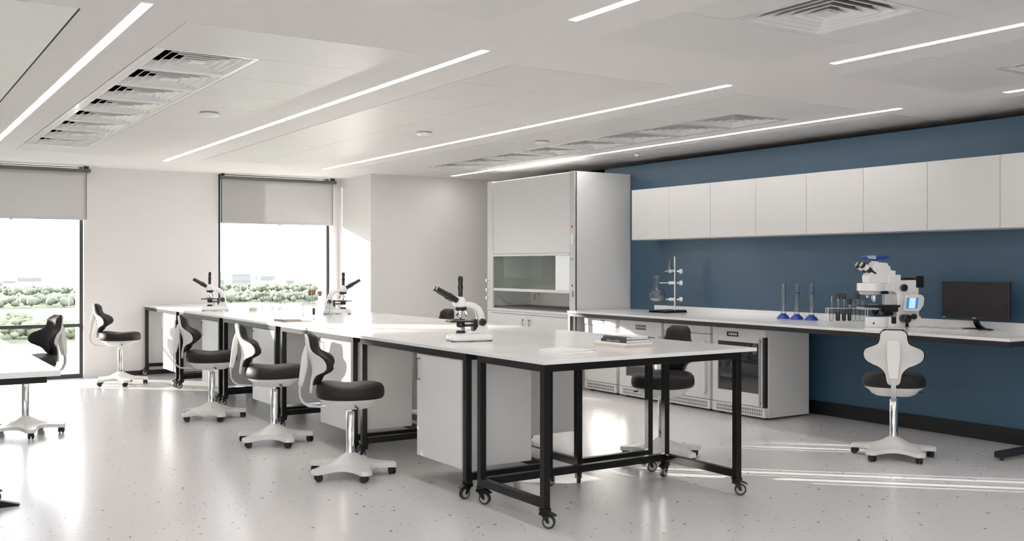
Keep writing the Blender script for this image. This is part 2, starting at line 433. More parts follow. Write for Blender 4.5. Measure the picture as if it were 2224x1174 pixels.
# ---- thin wall-coloured jamb strip on the pillar beside the left window
struct('trim_1', MB(M['wall']).box(2.41, 2.47, YW - .012, YW, 0, ZC))

# ================================================================ OUTDOORS
GZ = -32.0
struct('ground', MB(M['grass']).box(-1500, 4200, 30, 5500, GZ - 1, GZ))
def canopy(name, lab, rows, m, seed):
    rnd = random.Random(seed); mb = MB(m)
    for (x0, x1, y, dep, h, n) in rows:
        for k in range(int(n * 2.8)):
            r = h * rnd.uniform(.16, .46); x = rnd.uniform(x0, x1); yy = y + rnd.uniform(0, dep)
            res = bmesh.ops.create_icosphere(mb.bm, subdivisions=1, radius=r)
            ph = rnd.uniform(0, 9)
            for v in res['verts']:
                j = 1 + rnd.uniform(-.2, .2) + .25 * math.sin(v.co.x * 3 / r + ph) * math.sin(v.co.y * 3 / r + 2 * ph)
                v.co = Vector((v.co.x * j + x, v.co.y * j + yy, v.co.z * j * .9 + GZ + (h - r) * (1 - .5 * ((k * 7) % 5) / 4)))
    return tag(mb.build(name, smooth=80), lab, 'trees', kind='stuff')
canopy('tree_belt', 'hazy belt of dark trees across the view behind both windows', [(-360, 1000, 860, 110, 10, 520), (-300, 1500, 1180, 120, 11, 480)], M['leaf'], 3)
canopy('tree_grove', 'lighter green trees around the road below the left window', [(-150, 130, 480, 50, 7, 120), (30, 260, 500, 50, 8, 110), (-260, 80, 600, 40, 8, 100), (280, 620, 640, 60, 8, 160)], M['leaf2'], 5)
canopy('shrub_bank', 'bright green shrubs at the bottom right of the left window', [(36, 72, 250, 30, 6, 60)], M['leaf2'], 9)
def block(x, y, w, d, h, m, lab, rz=0, z=GZ, band=None, name='building', grp=None):
    t = thing(name, lab, 'building', (x, y, z), rz, grp)
    MB(m).box(-w / 2, w / 2, -d / 2, d / 2, 0, h).build('wall', t)
    MB(M['broof']).box(-w / 2, w / 2, -d / 2, d / 2, h, h + .5).build('roof', t)
    if band:
        wn = MB(M['bgrey'])
        for q in band: wn.box(-w / 2 + 1, w / 2 - 1, -d / 2 - .15, -d / 2, q, q + h * .06 + .6)
        wn.build('window_band', t)
    return t
rnd = random.Random(11)
for k in range(46):
    x = -500 + k * 56 + rnd.uniform(-8, 8); y = 1750 + (k % 3) * 260 + rnd.uniform(0, 120); h = rnd.choice([4, 5, 6, 8, 10, 14])
    block(x, y, rnd.uniform(16, 46), 20, h, M['bmid'] if k % 3 else M['bgrey'], 'pale city block on the hazy skyline beyond the windows', grp='skyline blocks', band=(h * .3, h * .7))
block(640, 1500, 75, 25, 15, M['bmid'], 'long white office block on the skyline in the middle window', band=(4, 8, 12))
block(500, 1560, 30, 25, 18, M['bmid'], 'pinkish white tower pair on the skyline at left of the middle window', band=(8, 18))
t = thing('radio_mast', 'slim pale radio mast rising above the skyline in the middle window', 'mast', (812, 1650, GZ))
MB(M['bmid']).cyl((0, 0, 0), (0, 0, 34), 2.6, 1.6, 10).build('shaft', t); MB(M['bgrey']).cyl((0, 0, 32), (0, 0, 36), 3.6, 3.2, 10).build('platform', t)
block(-60, 700, 150, 40, 7, M['bwhite'], 'low white warehouse with a dark window band past the left window', band=(3,))
block(-150, 790, 60, 30, 9, M['bbrick'], 'pinkish brick building beyond the white warehouse', band=(3,))
block(395, 790, 120, 40, 9, M['bwhite'], 'white industrial hall behind the flasks, outside', band=(4,))
block(540, 790, 90, 40, 12, M['bwhite'], 'taller white industrial hall outside, behind the test tube rack', band=(4, 10))
block(400, 590, 150, 30, 5, M['bwhite'], 'low flat white roofed hall outside, nearest behind the flasks', band=(2,))
block(-10, 380, 22, 14, 6, M['bgrey'], 'grey roofed lodge with white window at the left edge outside', band=(2.2,))
t = thing('tent_hall', 'white wedge-roofed hall beside the left window frame outside', 'building', (66, 330, GZ), 10)
MB(M['bwhite']).prism([(-14, 0), (14, 0), (14, 5), (-4, 10), (-14, 6)], -6, 6).build('wall', t); MB(M['bgrey']).prism([(-6, 0), (8, 0), (-2, 7)], -6.3, -6).build('glazed_gable', t)
rd = MB(M['roadm'])
rd.loft([[(x, 560 + .00025 * (x + 100) ** 2 + dy, GZ + z) for dy, z in ((0, .05), (9, .05), (9, 1.6), (0, 1.6))] for x in range(-300, 420, 20)])
tag(rd.build('road'), 'pale curving road ramp outside the left window', 'road')
for i, (x, y, h) in enumerate([(-57, 470, 24), (-50, 475, 22), (-2, 520, 22), (18, 520, 20), (84, 520, 20)]):
    t = thing('street_lamp', 'tall thin street lamp along the road outside the left window', 'street lamp', (x, y, GZ), 0, 'road lamps outside')
    MB(M['bwhite']).cyl((0, 0, 0), (0, 0, h), .25, .15, 6).build('pole', t); MB(M['bwhite']).box(-1.6, 1.6, -.2, .2, h - .2, h).build('lamp_head', t)

# ================================================================ LIGHT
wd = bpy.data.worlds.new('sky'); SC.world = wd; wd.use_nodes = True
N = wd.node_tree.nodes; L = wd.node_tree.links
bg = N['Background']; tc = N.new('ShaderNodeTexCoord'); sx = N.new('ShaderNodeSeparateXYZ'); cr = N.new('ShaderNodeValToRGB')
L.new(tc.outputs['Generated'], sx.inputs[0]); L.new(sx.outputs['Z'], cr.inputs[0])
cr.color_ramp.elements[0].color = (.97, .98, 1, 1); cr.color_ramp.elements[1].color = (.80, .88, 1, 1); cr.color_ramp.elements[0].position = .05
L.new(cr.outputs[0], bg.inputs['Color']); bg.inputs['Strength'].default_value = SKY
sd = bpy.data.lights.new('sun', 'SUN'); sd.energy = SUN; sd.angle = R(.7); sd.color = (1, .93, .85)
so = bpy.data.objects.new('sun', sd); COL.objects.link(so)
so.rotation_euler = Vector((1, -.97, -.245)).to_track_quat('-Z', 'Y').to_euler(); so.location = (-10, 25, 12)
def portal(loc, rot, sx_, sy_):
    l = bpy.data.lights.new('window_portal', 'AREA'); l.shape = 'RECTANGLE'; l.size = sx_; l.size_y = sy_; l.cycles.is_portal = True
    o = bpy.data.objects.new('window_portal', l); COL.objects.link(o); o.location = loc; o.rotation_euler = rot
for a, b in W: portal(((a + b) / 2, 14.3, 1.35), (R(-90), 0, 0), b - a, 2.7)
portal((-6.45, -.2, 1.9), (R(90), 0, R(-90)), 4.8, 1.4)
portal((-2.2, -3.45, 1.9), (R(90), 0, 0), 5.6, 1.4)

# camera
cd = bpy.data.cameras.new('camera'); co = bpy.data.objects.new('camera', cd); COL.objects.link(co); SC.camera = co
cd.sensor_width = 36; cd.lens = 36 * 2180 / 2224; cd.shift_y = -11 / 2224; cd.clip_end = 9000; cd.clip_start = .05
co.location = (0, 0, 1.45); co.rotation_euler = (R(90), 0, -math.atan2(.54448, .83877))
SC.view_settings.view_transform = 'Standard'; SC.view_settings.look = 'None'; SC.view_settings.exposure = EXPO; SC.view_settings.gamma = 1
SC.view_settings.use_curve_mapping = False
try:
    SC.cycles.use_denoising = True; SC.cycles.max_bounces = 10; SC.cycles.diffuse_bounces = 6; SC.cycles.transparent_max_bounces = 12; SC.cycles.sample_clamp_indirect = 8
except Exception: pass
# ================================================================ BENCHES
ZT = .925
LG = .042
def caster(mb_parent, x, y, a, name='caster', pedal=True):
    rot = Matrix.Rotation(a, 4, 'Z')
    mb = MB(M['steel'], M['rubber'], M['grey'])
    mb.lathe([(.034, .098), (.036, .103), (.034, .108)], cap=True, n=16)
    mb.lathe([(.012, .07), (.012, .1)], cap=True, n=10)
    mb.box(-.030, .022, -.021, .021, .074, .092)
    for s in (-1, 1): mb.prism([(-.03, .09), (.018, .09), (.030, .034), (.016, .030)], s * .019 - .002, s * .019 + .002, 'y')
    if pedal: mb.prism([(.015, .088), (.062, .070), (.066, .074), (.02, .098)], -.017, .017, 'y')
    mb.use(1).lathe([(.027, -.013), (.036, -.011), (.037, 0), (.036, .011), (.027, .013)], (.022, 0, .037), 'y', 24)
    mb.use(2).lathe([(.002, -.0125), (.027, -.0125), (.027, .0125), (.002, .0125)], (.022, 0, .037), 'y', 24)
    bmesh.ops.transform(mb.bm, matrix=Matrix.Translation((x, y, 0)) @ rot, verts=mb.bm.verts)
    return mb.build(name, mb_parent, smooth=35)

def leg(t, x, y, z0=.105, z1=.865, name='leg'):
    return MB(M['steel']).box(x - LG / 2, x + LG / 2, y - LG / 2, y + LG / 2, z0, z1).build(name, t, bevel=.003)

def bench(lab, w, l, top, legs, rails, ang=(20, 140, -60, 230), skip=()):
    # local origin at floor centre; w along x, l along y
    t = thing('mobile_bench', lab, 'lab bench', (0, 0, 0), 0, 'white topped mobile benches of the island')
    MB(M['top']).box(top[0], top[1], top[2], top[3], .903, ZT).build('worktop', t, bevel=.0012, seg=1)
    hx, hy = w / 2, l / 2
    fr = MB(M['steel'])
    fr.box(-hx, hx, -hy, -hy + .042, .862, .903); fr.box(-hx, hx, hy - .042, hy, .862, .903)
    fr.box(-hx, -hx + .042, -hy + .042, hy - .042, .862, .903); fr.box(hx - .042, hx, -hy + .042, hy - .042, .862, .903)
    fr.build('top_frame', t, bevel=.002, seg=1)
    for i, (sx, sy) in enumerate(((-1, -1), (1, -1), (1, 1), (-1, 1))):
        lg = leg(t, sx * (hx - LG / 2), sy * (hy - LG / 2), z1=.863)
        caster(lg, sx * (hx - LG / 2), sy * (hy - LG / 2), R(ang[i]))
    for r in rails:
        MB(M['steel']).box(*r, .112, .158).build('lower_rail', t, bevel=.002, seg=1)
    return t
def cabinet_local(t, x0, x1, y0, y1):
    # door faces -x, hung under the frame
    c = MB(M['lam'], M['gap'])
    c.box(x0 + .019, x1, y0, y1, .17, .858)
    c.use(1).box(x0 + .0165, x0 + .019, y0 + .003, y1 - .003, .175, .853)
    c.build('cabinet_body', t, bevel=.0012, seg=1)
    d = MB(M['lam']).box(x0, x0 + .0165, y0 + .002, y1 - .002, .168, .855).build('cabinet_door', t, bevel=.0015, seg=1)
    yh = y1 - .05
    MB(M['handle']).box(x0 - .030, x0 - .022, yh - .006, yh + .006, .68, .83).box(x0 - .024, x0, yh - .005, yh + .005, .682, .69).box(x0 - .024, x0, yh - .005, yh + .005, .82, .828).build('handle', d, bevel=.0012)

# crosswise end bench
X0, X1 = 3.15, 4.67
t = bench('white end bench on castors set crosswise at the near end of the island', 1.52, .715,
          (-.762, .895, -.36, .4232), None,
          [(-.76, -.718, -.3175 + .0, .3175), (.718, .76, -.3175, .3175), (-.718, .718, .3155, .3575)], ang=(-50, -40, 200, -60))
t.location = ((X0 + X1) / 2, 4.887, 0)
RW = .66; RL = 1.575
def row_bench(lab):
    hx, hy = RW / 2, RL / 2
    t = bench(lab, RW, RL, (-hx - .002, hx + .0995, -hy - .064, hy + .064), None,
              [(-hx + LG, hx - LG, -hy, -hy + LG), (-hx + LG, hx - LG, hy - LG, hy), (hx - LG, hx, -hy + LG, hy - LG)], ang=(190, 20, 60, 160))
    cabinet_local(t, -hx + .02, -hx + .55, -hy + .09, -hy + .695)
    return t
names = ['second from the near end', 'in the middle of the row', 'fourth from the near end', 'farthest of the row, by the window wall']
t0 = row_bench('')
t1 = None
rows_y = [5.375 + 1.703 * k + RL / 2 for k in range(5)]
nm = ['nearest of the front row, beside the crosswise end bench', 'second of the front row, behind the nearest stool', 'middle one of the front row', 'fourth of the front row', 'farthest of the front row, by the window pillar']
nb = ['nearest of the back row, behind the end bench', 'second of the back row, under the front microscope’s far side', 'middle one of the back row, under the flasks’ near side', 'fourth of the back row', 'farthest of the back row, below the middle window']
nb = ['nearest of the back row, just behind the end bench', 'second of the back row, towards the fume cupboard', 'middle one of the back row', 'fourth of the back row, carrying the window side microscope', 'farthest of the back row, below the middle window']
for k in range(5):
    if k == 0: o = t0; o['label'] = 'mobile bench with white cabinet, ' + nm[0]
    else: o = copy_tree(t0); o['label'] = 'mobile bench with white cabinet, ' + nm[k]
    o.location = (3.15 + RW / 2, rows_y[k], 0)
    if k == 0:
        b = t1 = copy_tree(t0)
        for ch in list(b.children):
            if ch.name.startswith('worktop'):
                hx, hy = RW / 2, RL / 2; nw = MB(M['top']).box(-hx - .132, hx + .0995, -hy - .064, hy + .064, .903, ZT).build('worktop', b, bevel=.0012, seg=1)
                bpy.data.objects.remove(ch)
    else: b = copy_tree(t1)
    b['label'] = 'mobile bench facing the blue wall, ' + nb[k]
    b.location = (4.67 - RW / 2, rows_y[k], 0); b.rotation_euler = (0, 0, PI)
# worktops of both rows meet in the middle: fill strip between the two rows
# left bench
t = thing('side_bench', 'white topped bench on black legs cut by the left edge of the photo', 'lab bench', (0, 0, 0))
MB(M['top']).box(-.9, .84, 5.44, 8.7, .898, ZT + .002).build('worktop', t, bevel=.0015, seg=1)
MB(M['steel']).box(-.9, .78, 5.455, 5.50, .866, .898).box(-.9, .78, 8.6, 8.66, .866, .898).box(.70, .742, 5.5, 8.6, .866, .898).box(-.88, -.84, 5.5, 8.6, .866, .898).build('top_frame', t, bevel=.002, seg=1)
for x, y in ((.665, 6.86), (-.86, 6.86), (.665, 8.5), (-.86, 8.5)):
    lg = leg(t, x, y, z1=.866); caster(lg, x, y, R(-20))
MB(M['steel']).box(-.86, .665, 6.84, 6.88, .15, .195).build('lower_rail', t, bevel=.002)
f = MB(M['steel']).prism([(-.6, 0), (.80, 0), (.812, .008), (.66, .055), (-.6, .055)], 6.70, 6.76, 'y')
f.build('foot', t, bevel=.004)
# things on it
t = thing('pipette', 'blue handled instrument lying on the bench at the left edge', 'pipette', (.66, 7.28, ZT + .022), 165)
MB(M['bplast']).cyl((-.08, 0, 0), (.12, 0, 0), .014, .017, 14).build('handle', t, smooth=40); MB(M['mblack']).cyl((-.095, 0, 0), (-.08, 0, 0), .009, .014, 12).build('tip_cap', t, smooth=40)
MB(M['grey']).box(-.06, -.05, -.015, .015, -.02, -.01).build('rest', t)
t = thing('marker_pen', 'grey pen with a black end beyond the blue instrument', 'pen', (.70, 7.62, ZT + .011), 170)
MB(M['lgrey']).cyl((0, 0, 0), (.13, 0, 0), .009, n=12).build('barrel', t, smooth=40); MB(M['mblack']).cyl((-.012, 0, 0), (0, 0, 0), .0085, n=12).build('cap', t, smooth=40)
t = thing('paper_sheet', 'thin white sheet under the blue instrument', 'paper', (.60, 7.30, ZT + .002), 4)
MB(M['paper']).box(-.15, .15, -.14, .14, 0, .003).build('sheet', t)

# ================================================================ STOOLS
def stool():
    t = thing('lab_stool', '', 'stool', group='white lab stools with black seats')
    # star base
    b = MB(M['plast']); ph = R(3); out = []
    for k in range(5):
        a0 = ph + 2 * PI / 5 * k; a1 = a0 + 2 * PI / 5; u = Vector((math.cos(a0), math.sin(a0), 0)); w_ = Vector((-u.y, u.x, 0))
        u1 = Vector((math.cos(a1), math.sin(a1), 0)); w1 = Vector((-u1.y, u1.x, 0)); am = (a0 + a1) / 2
        out += [u * .314 - w_ * .026, u * .318, u * .314 + w_ * .026]
        p0 = u * .300 + w_ * .040; p2 = u1 * .300 - w1 * .040; p1 = Vector((math.cos(am), math.sin(am), 0)) * .10
        for j in range(13):
            q = j / 12; out.append(p0 * (1 - q) ** 2 + p1 * 2 * q * (1 - q) + p2 * q * q)
    A = [math.atan2(p.y, p.x) for p in out]; RR = [p.length for p in out]
    def zt(r): return .080 + .022 * max(0, 1 - r / .3) + .060 * math.exp(-(max(0, r - .03) / .075) ** 1.5)
    rings = []
    for f in (.0, .3, .6, .85, .985, 1.0):
        ring = []
        for a, rr_ in zip(A, RR):
            r = .03 + (rr_ - .03) * f
            z = zt(r) - (.006 if f == 1.0 else 0)
            ring.append((r * math.cos(a), r * math.sin(a), z))
        rings.append(ring)
    for f in (1.0, .9, .5, 0):
        rings.append([((.03 + (q - .03) * f) * math.cos(a), (.03 + (q - .03) * f) * math.sin(a), zt((.03 + (q - .03) * f)) - .03) for a, q in zip(A, RR)])
    b.loft(rings)
    base = b.build('star_base', t, smooth=48)
    for k in range(5):
        a = ph + 2 * PI / 5 * k; cx, cy = .282 * math.cos(a), .282 * math.sin(a)
        w = MB(M['mblack'], M['rubber'])
        w.cyl((0, 0, .03), (0, 0, .052), .010, n=10).box(-.02, .022, -.008, .008, .02, .046)
        w.use(1)
        for s in (-1, 1): w.lathe([(.003, s * .022), (.022, s * .022), (.0265, s * .018), (.0265, s * .008), (.003, s * .008)], (-.010, 0, .0265), 'y', 18)
        w.use(0).prism([(-.036, .03), (-.02, .052), (.004, .058), (.012, .05), (.012, .04), (-.01, .046), (-.026, .036)], -.012, .012, 'y')
        bmesh.ops.transform(w.bm, matrix=Matrix.Translation((cx, cy, 0)) @ Matrix.Rotation(a + 1.9 + k * 1.3, 4, 'Z'), verts=w.bm.verts)
        w.build('castor', t, smooth=40)
    col = MB(M['chrome']).lathe([(.029, .14), (.029, .44), (.026, .444), (.0145, .445), (.0145, .49)], n=28, cap=True).build('gas_column', t, smooth=40)
    # pan
    def outline(a, ax, ay, e=2.5):
        c, s_ = math.cos(a), math.sin(a)
        r = 1 / ((abs(c) / ax) ** e + (abs(s_) / ay) ** e) ** (1 / e)
        return r * c, r * s_
    def rings(spec, mb, ax=.232, ay=.225, off=0):
        rr = []
        for sc, z in spec:
            ring = []
            for k in range(48):
                a = 2 * PI * k / 48; x, y = outline(a, ax * sc, ay * sc)
                y *= 1 - .10 * max(0, x / .23)          # a little narrower in front
                rise = .022 * max(0, -x / .23) ** 2 * (1 if z > .6 else .2) - .012 * math.exp(-((x + .02) / .10) ** 2) * (1 if z > .6 else 0)
                ring.append((x + off, y, z + rise))
            rr.append(ring)
        mb.loft(rr)
    p = MB(M['plast']); rings([(.30, .470), (.58, .472), (.70, .486), (.80, .512), (.92, .530), (.94, .545), (.6, .546)], p); p.build('seat_pan', t, smooth=40)
    c = MB(M['leather']); rings([(.70, .540), (.96, .541), (1.0, .556), (1.01, .585), (.985, .612), (.93, .628), (.82, .637), (.55, .637), (.25, .634), (.04, .633)], c)
    c.build('seat', t, smooth=60)
    MB(M['mblack']).tube([(.02, -.12, .50), (.04, -.18, .495), (.05, -.215, .49)], .006).build('height_lever', t, smooth=40)
    # backrest
    Z0 = [.575, .59, .62, .65, .67, .69, .705, .72, .735, .755, .78, .80, .82, .835, .85, .865, .88, .91, .945, .965, .976]
    W0 = [.030, .044, .050, .055, .066, .084, .108, .150, .182, .202, .209, .209, .201, .184, .152, .120, .102, .093, .090, .080, .055]
    Z, Wd = Z0, W0
    def xc(z): return -.262 - .035 * ((z - .575) / .4) + .030 * math.exp(-((z - .74) / .09) ** 2)
    def surf(mb, off, th, grow, edge):
        S = [-1, -.97, -.88, -.7, -.45, -.2, 0, .2, .45, .7, .88, .97, 1]
        def P(i, s, front):
            z = Z[i]; w = Wd[i] + grow; y = s * w
            zz = z + (grow if i == len(Z) - 1 else (-grow if i == 0 else 0))
            e = (1 - abs(s) ** edge) ** .5 if abs(s) < 1 else 0
            ez = min(1, math.sqrt(max(0, min(i, len(Z) - 1 - i)) / 2.0)) if edge < 20 else 1
            x = xc(z) + .105 * (y / .207) ** 2 + off + (th * (.25 + .75 * e * ez) if front else 0)
            return (x, y, zz)
        F = [[mb.bm.verts.new(P(i, s, True)) for s in S] for i in range(len(Z))]
        B = [[mb.bm.verts.new(P(i, s, False)) for s in S] for i in range(len(Z))]
        nS = len(S)
        for i in range(len(Z) - 1):
            for j in range(nS - 1):
                mb.bm.faces.new((F[i][j], F[i][j + 1], F[i + 1][j + 1], F[i + 1][j])); mb.bm.faces.new((B[i][j], B[i + 1][j], B[i + 1][j + 1], B[i][j + 1]))
            for j in (0, nS - 1): mb.bm.faces.new((F[i][j], F[i + 1][j], B[i + 1][j], B[i][j]))
        for j in range(nS - 1):
            for i in (0, len(Z) - 1): mb.bm.faces.new((F[i][j], F[i][j + 1], B[i][j + 1], B[i][j]))
    sh = MB(M['plast']); surf(sh, -.014, .014, 0, 40); sh.build('back_shell', t, smooth=50)
    Z, Wd = [.640] + Z0[3:], [.035] + W0[3:]
    cu = MB(M['leather']); surf(cu, .0, .062, .009, 6); cu.build('backrest', t, smooth=70)
    br = MB(M['plast'])
    br.sweep_rect([(-.300, 0, .90), (-.306, 0, .84), (-.315, 0, .76), (-.328, 0, .68), (-.338, 0, .625)], [.085, .095, .09, .078, .062], [.014, .040, .046, .038, .028])
    br.build('back_spine', t, bevel=.006, smooth=50)
    tb_ = MB(M['lgrey']).sweep_rect([(-.336, 0, .64), (-.345, 0, .60), (-.342, 0, .55), (-.322, 0, .51), (-.285, 0, .485), (-.2, 0, .478), (-.08, 0, .478)], .034, .011)
    tb_.build('back_bracket', t, smooth=60)
    return t
s0 = stool()
spots = [(2.842, 6.43, -24, 'nearest white lab stool, in front of the second island cabinet'),
         (2.835, 7.93, -17, 'second nearest white lab stool, its back shell turned most to the viewer'),
         (2.80, 9.55, -20, 'third lab stool along the island, below the notebook'),
         (2.66, 12.87, -20, 'farthest lab stool, standing alone before the window pillar'),
         (1.19, 9.52, 196, 'lab stool behind the left bench, black backrest turned to the viewer'),
         (5.06, 5.72, 200, 'lab stool behind the crosswise end bench, seen between its black legs'),
         (6.56, 4.80, 36, 'lab stool facing the blue wall, seen from behind'),
         (5.02, 9.35, 190, 'lab stool across the island, only its backrest top showing by the near microscope')]
for i, (x, y, a, lab) in enumerate(spots):
    if i == 0: s0.location = (x, y, 0); s0.rotation_euler = (0, 0, R(a)); s0['label'] = lab
    else:
        d_ = dup(s0, (x, y, 0), a, lab)
        if i == 4:
            for ch in d_.children:
                if ch.name.split('.')[0] not in ('star_base', 'castor', 'gas_column'): ch.location.z = .03

# ================================================================ WALL COUNTER
t = thing('wall_counter', 'long white counter with black frame along the blue wall', 'counter', (0, 0, 0))
MB(M['top']).box(6.885, 7.848, 4.08, 9.43, .903, ZT).build('worktop', t, bevel=.0012, seg=1)
MB(M['steelg']).box(6.89, 6.935, 4.085, 9.425, .862, .903).box(6.935, 7.83, 4.085, 4.13, .862, .903).box(7.79, 7.83, 4.13, 9.425, .862, .903).box(6.935, 7.79, 9.38, 9.425, .862, .903).build('top_frame', t, bevel=.002, seg=1)
MB(M['top']).box(7.83, 7.848, -1.5, 8.99, ZT, .985).build('backsplash', t, bevel=.001, seg=1)
MB(M['steelg']).box(6.89, 6.935, 9.38, 9.425, 0, .862).build('leg', t, bevel=.002)
MB(M['steelg']).box(7.72, 7.77, 4.26, 4.31, .06, .862).build('leg', t, bevel=.002)
MB(M['steelg']).box(7.08, 7.82, 4.255, 4.315, .022, .068).build('foot_bar', t, bevel=.003)
MB(M['rubber']).cyl((7.13, 4.285, 0), (7.13, 4.285, .024), .014, n=12).build('levelling_foot', t)
# wall cabinets
c0 = None
for k in range(9):
    y1 = 9.005 - .6405 * k; y0 = y1 - .6405
    if k == 0:
        c0 = thing('wall_cabinet', '', 'wall cabinet', (7.5, y1, 1.745), 0, 'white wall cabinets')
        MB(M['cab']).box(.019, .345, -.6395, -.001, -.004, .575).build('cabinet_body', c0)
        MB(M['cab']).box(0, .018, -.6385, -.0018, 0, .574).build('cabinet_door', c0, bevel=.001, seg=1)
        o = c0
    else: o = copy_tree(c0)
    o.location = (7.5, y1, 1.745)
    o['label'] = ['white handleless wall cabinet, first from the fume cupboard', 'white handleless wall cabinet, second from the fume cupboard', 'white handleless wall cabinet above the ring stand', 'white handleless wall cabinet above the three glass cylinders',
                  'white handleless wall cabinet above the test tube rack', 'white handleless wall cabinet above the large microscope', 'white handleless wall cabinet above the computer monitor', 'white handleless wall cabinet cut by the right edge of the photo', 'white wall cabinet beyond the right edge'][k]
    if k == 8: o.hide_render = False
# ================================================================ UNDER-COUNTER APPLIANCES (front plane x = 7.08, facing -x)
def appliance(y0, y1, lab, cat='fridge', solid=True):
    t = thing('undercounter_fridge' if cat == 'fridge' else 'undercounter_incubator', lab, cat, (7.08, y0, 0), 0, 'under-counter appliances')
    w = y1 - y0
    MB(M['fridge']).box(.045, .60, 0, w, .02, .845).build('body', t, bevel=.004)
    gr = MB(M['fridge'], M['gap']); gr.box(.0, .045, .005, w - .005, .025, .115); gr.use(1)
    for r in range(2):
        for k in range(27):
            y = .05 + k * (w - .1) / 27
            gr.prism([(y, .04 + r * .033), (y + .009, .04 + r * .033), (y + .004, .064 + r * .033), (y - .005, .064 + r * .033)], -.0008, .001, 'x')
    gr.build('vent_plinth', t)
    MB(M['mblack']).box(.05, .1, .05, .08, 0, .02).box(.05, .1, w - .08, w - .05, 0, .02).build('foot', t)
    return t, w
def disp(t, y, z, w, h, n, x=-.003, m='mblack', parent=None):
    d = MB(M[m], M['print']); d.box(x, 0.002, y - w / 2, y + w / 2, z - h / 2, z + h / 2); d.use(1)
    for k in range(n):
        a = y - w * .38 + k * w * .76 / n
        d.box(x - .001, x, a, a + w * .55 / n, z - h * .22, z + h * .22)
    return d.build('display', parent or t)
# y increases away from camera; left of picture = larger y
t, w = appliance(8.765, 9.36, 'white solid door fridge under the counter, nearest the fume cupboard')
dr = MB(M['fridge']).box(.0, .045, .005, w - .005, .12, .765).build('door', t, bevel=.005)
MB(M['fridge']).box(-.004, .045, .0, w, .770, .845).build('control_panel', t, bevel=.004)
disp(t, w * .40, .808, .05, .04, 2, x=-.007)
MB(M['alu']).box(-.012, .0, .01, .035, .70, .77).build('hinge', t)
t, w = appliance(8.01, 8.715, 'glass door fridge with a dark name plate under the ring stand', 'fridge')
d = MB(M['fridge']); d.frame(0, 1, 0, 1, .1, 0, 1); d.bm.clear()
def framed_door(t, w, z0, z1, fy, ft, fb, name='door'):
    d = MB(M['fridge']); d.box(0, .045, .005, fy, z0, z1); d.box(0, .045, w - fy, w - .005, z0, z1); d.box(0, .045, fy, w - fy, z0, z0 + fb); d.box(0, .045, fy, w - fy, z1 - ft, z1)
    dd = d.build(name, t, bevel=.003)
    MB(M['fglass']).box(.012, .016, fy, w - fy, z0 + fb, z1 - ft).build('glass', dd)
    return dd
d = framed_door(t, w, .12, .845, .11, .16, .12)
MB(M['bookgry']).box(-.003, 0, w / 2 - .10, w / 2 + .07, .755, .805).build('name_plate', d)
text('KORTMANN', .034, M['print'], (-.0036, w / 2 - .015, .78), (R(90), 0, R(-90)), d)
MB(M['fridge']).box(-.035, -.02, .02, .05, .15, .70).box(-.02, 0, .02, .05, .66, .70).box(-.02, 0, .02, .05, .15, .18).build('handle', d, bevel=.005)
inn = MB(M['hoodgrey']); inn.box(.046, .05, .1, w - .1, .2, .72); inn.build('interior', t)
t, w = appliance(7.29, 7.975, 'white solid door fridge behind the crosswise bench stool')
dr = MB(M['fridge']).box(.0, .045, .005, w - .005, .12, .765).build('door', t, bevel=.005)
MB(M['fridge']).box(-.004, .045, .0, w, .770, .845).build('control_panel', t, bevel=.004)
MB(M['fridge']).box(-.04, -.018, .04, .085, .17, .70).box(-.018, 0, .045, .08, .64, .68).box(-.018, 0, .045, .08, .2, .24).build('handle', dr, bevel=.008)
t, w = appliance(6.565, 7.265, 'glass fronted incubator with dark side strip, nearest the viewer', 'incubator')
d = framed_door(t, w, .12, .845, .075, .13, .12)
MB(M['steelg']).box(-.006, .03, .0, .03, .12, .775).build('side_strip', d)
MB(M['alu']).box(-.028, -.016, .045, .062, .13, .76).box(-.016, 0, .047, .06, .15, .17).box(-.016, 0, .047, .06, .72, .74).build('handle', d, bevel=.002)
disp(t, w / 2 + .07, .787, .15, .045, 4, parent=d)
MB(M['grey']).box(.046, .05, .07, w - .07, .2, .72).build('interior', t)
MB(M['alu']).box(.02, .045, .08, w - .08, .40, .405).box(.02, .045, .08, w - .08, .58, .585).build('shelf', t)

# ================================================================ FUME CUPBOARD
t = thing('fume_cupboard', 'tall white fume cupboard standing against the right wall by the counter', 'fume cupboard', (7.02, 9.45, 0))
D = .85; Wd_ = 1.95
yL, yR = .107, 1.81       # opening
b = MB(M['fridge']); b.box(.0, D - .02, -.0, .02, .0, 2.555); b.box(.0, D - .02, Wd_ - .02, Wd_, .0, 2.555)
b.box(.02, D - .02, .02, Wd_ - .02, 2.535, 2.555); b.box(D - .04, D - .02, .02, Wd_ - .02, 0, 2.535); b.build('carcass', t, bevel=.002)
MB(M['lgrey']).box(-.012, .02, .0, yL - .002, .0, 2.556).build('front_pillar', t, bevel=.003)
MB(M['fridge']).box(-.012, .02, yR + .002, Wd_, .0, 2.556).build('front_pillar', t, bevel=.003)
MB(M['lam']).box(-.006, .012, yL + .002, yR - .002, 1.60, 2.545).build('upper_panel', t, bevel=.002)
MB(M['alu'], M['lam']).use(1).box(-.016, .012, yL + .002, yR - .002, 1.567, 1.598).build('sash_rail', t, bevel=.003)
sh = MB(M['hglass']).box(.002, .007, yL + .29, yR, 1.155, 1.567).build('sash_glass', t)
MB(M['wpanel']).box(-.004, .004, yL + .004, yL + .29, 1.155, 1.567).build('sliding_pane', t)
MB(M['lam']).box(-.010, .014, yL + .002, yR - .002, 1.118, 1.155).build('sash_handle', t, bevel=.004)
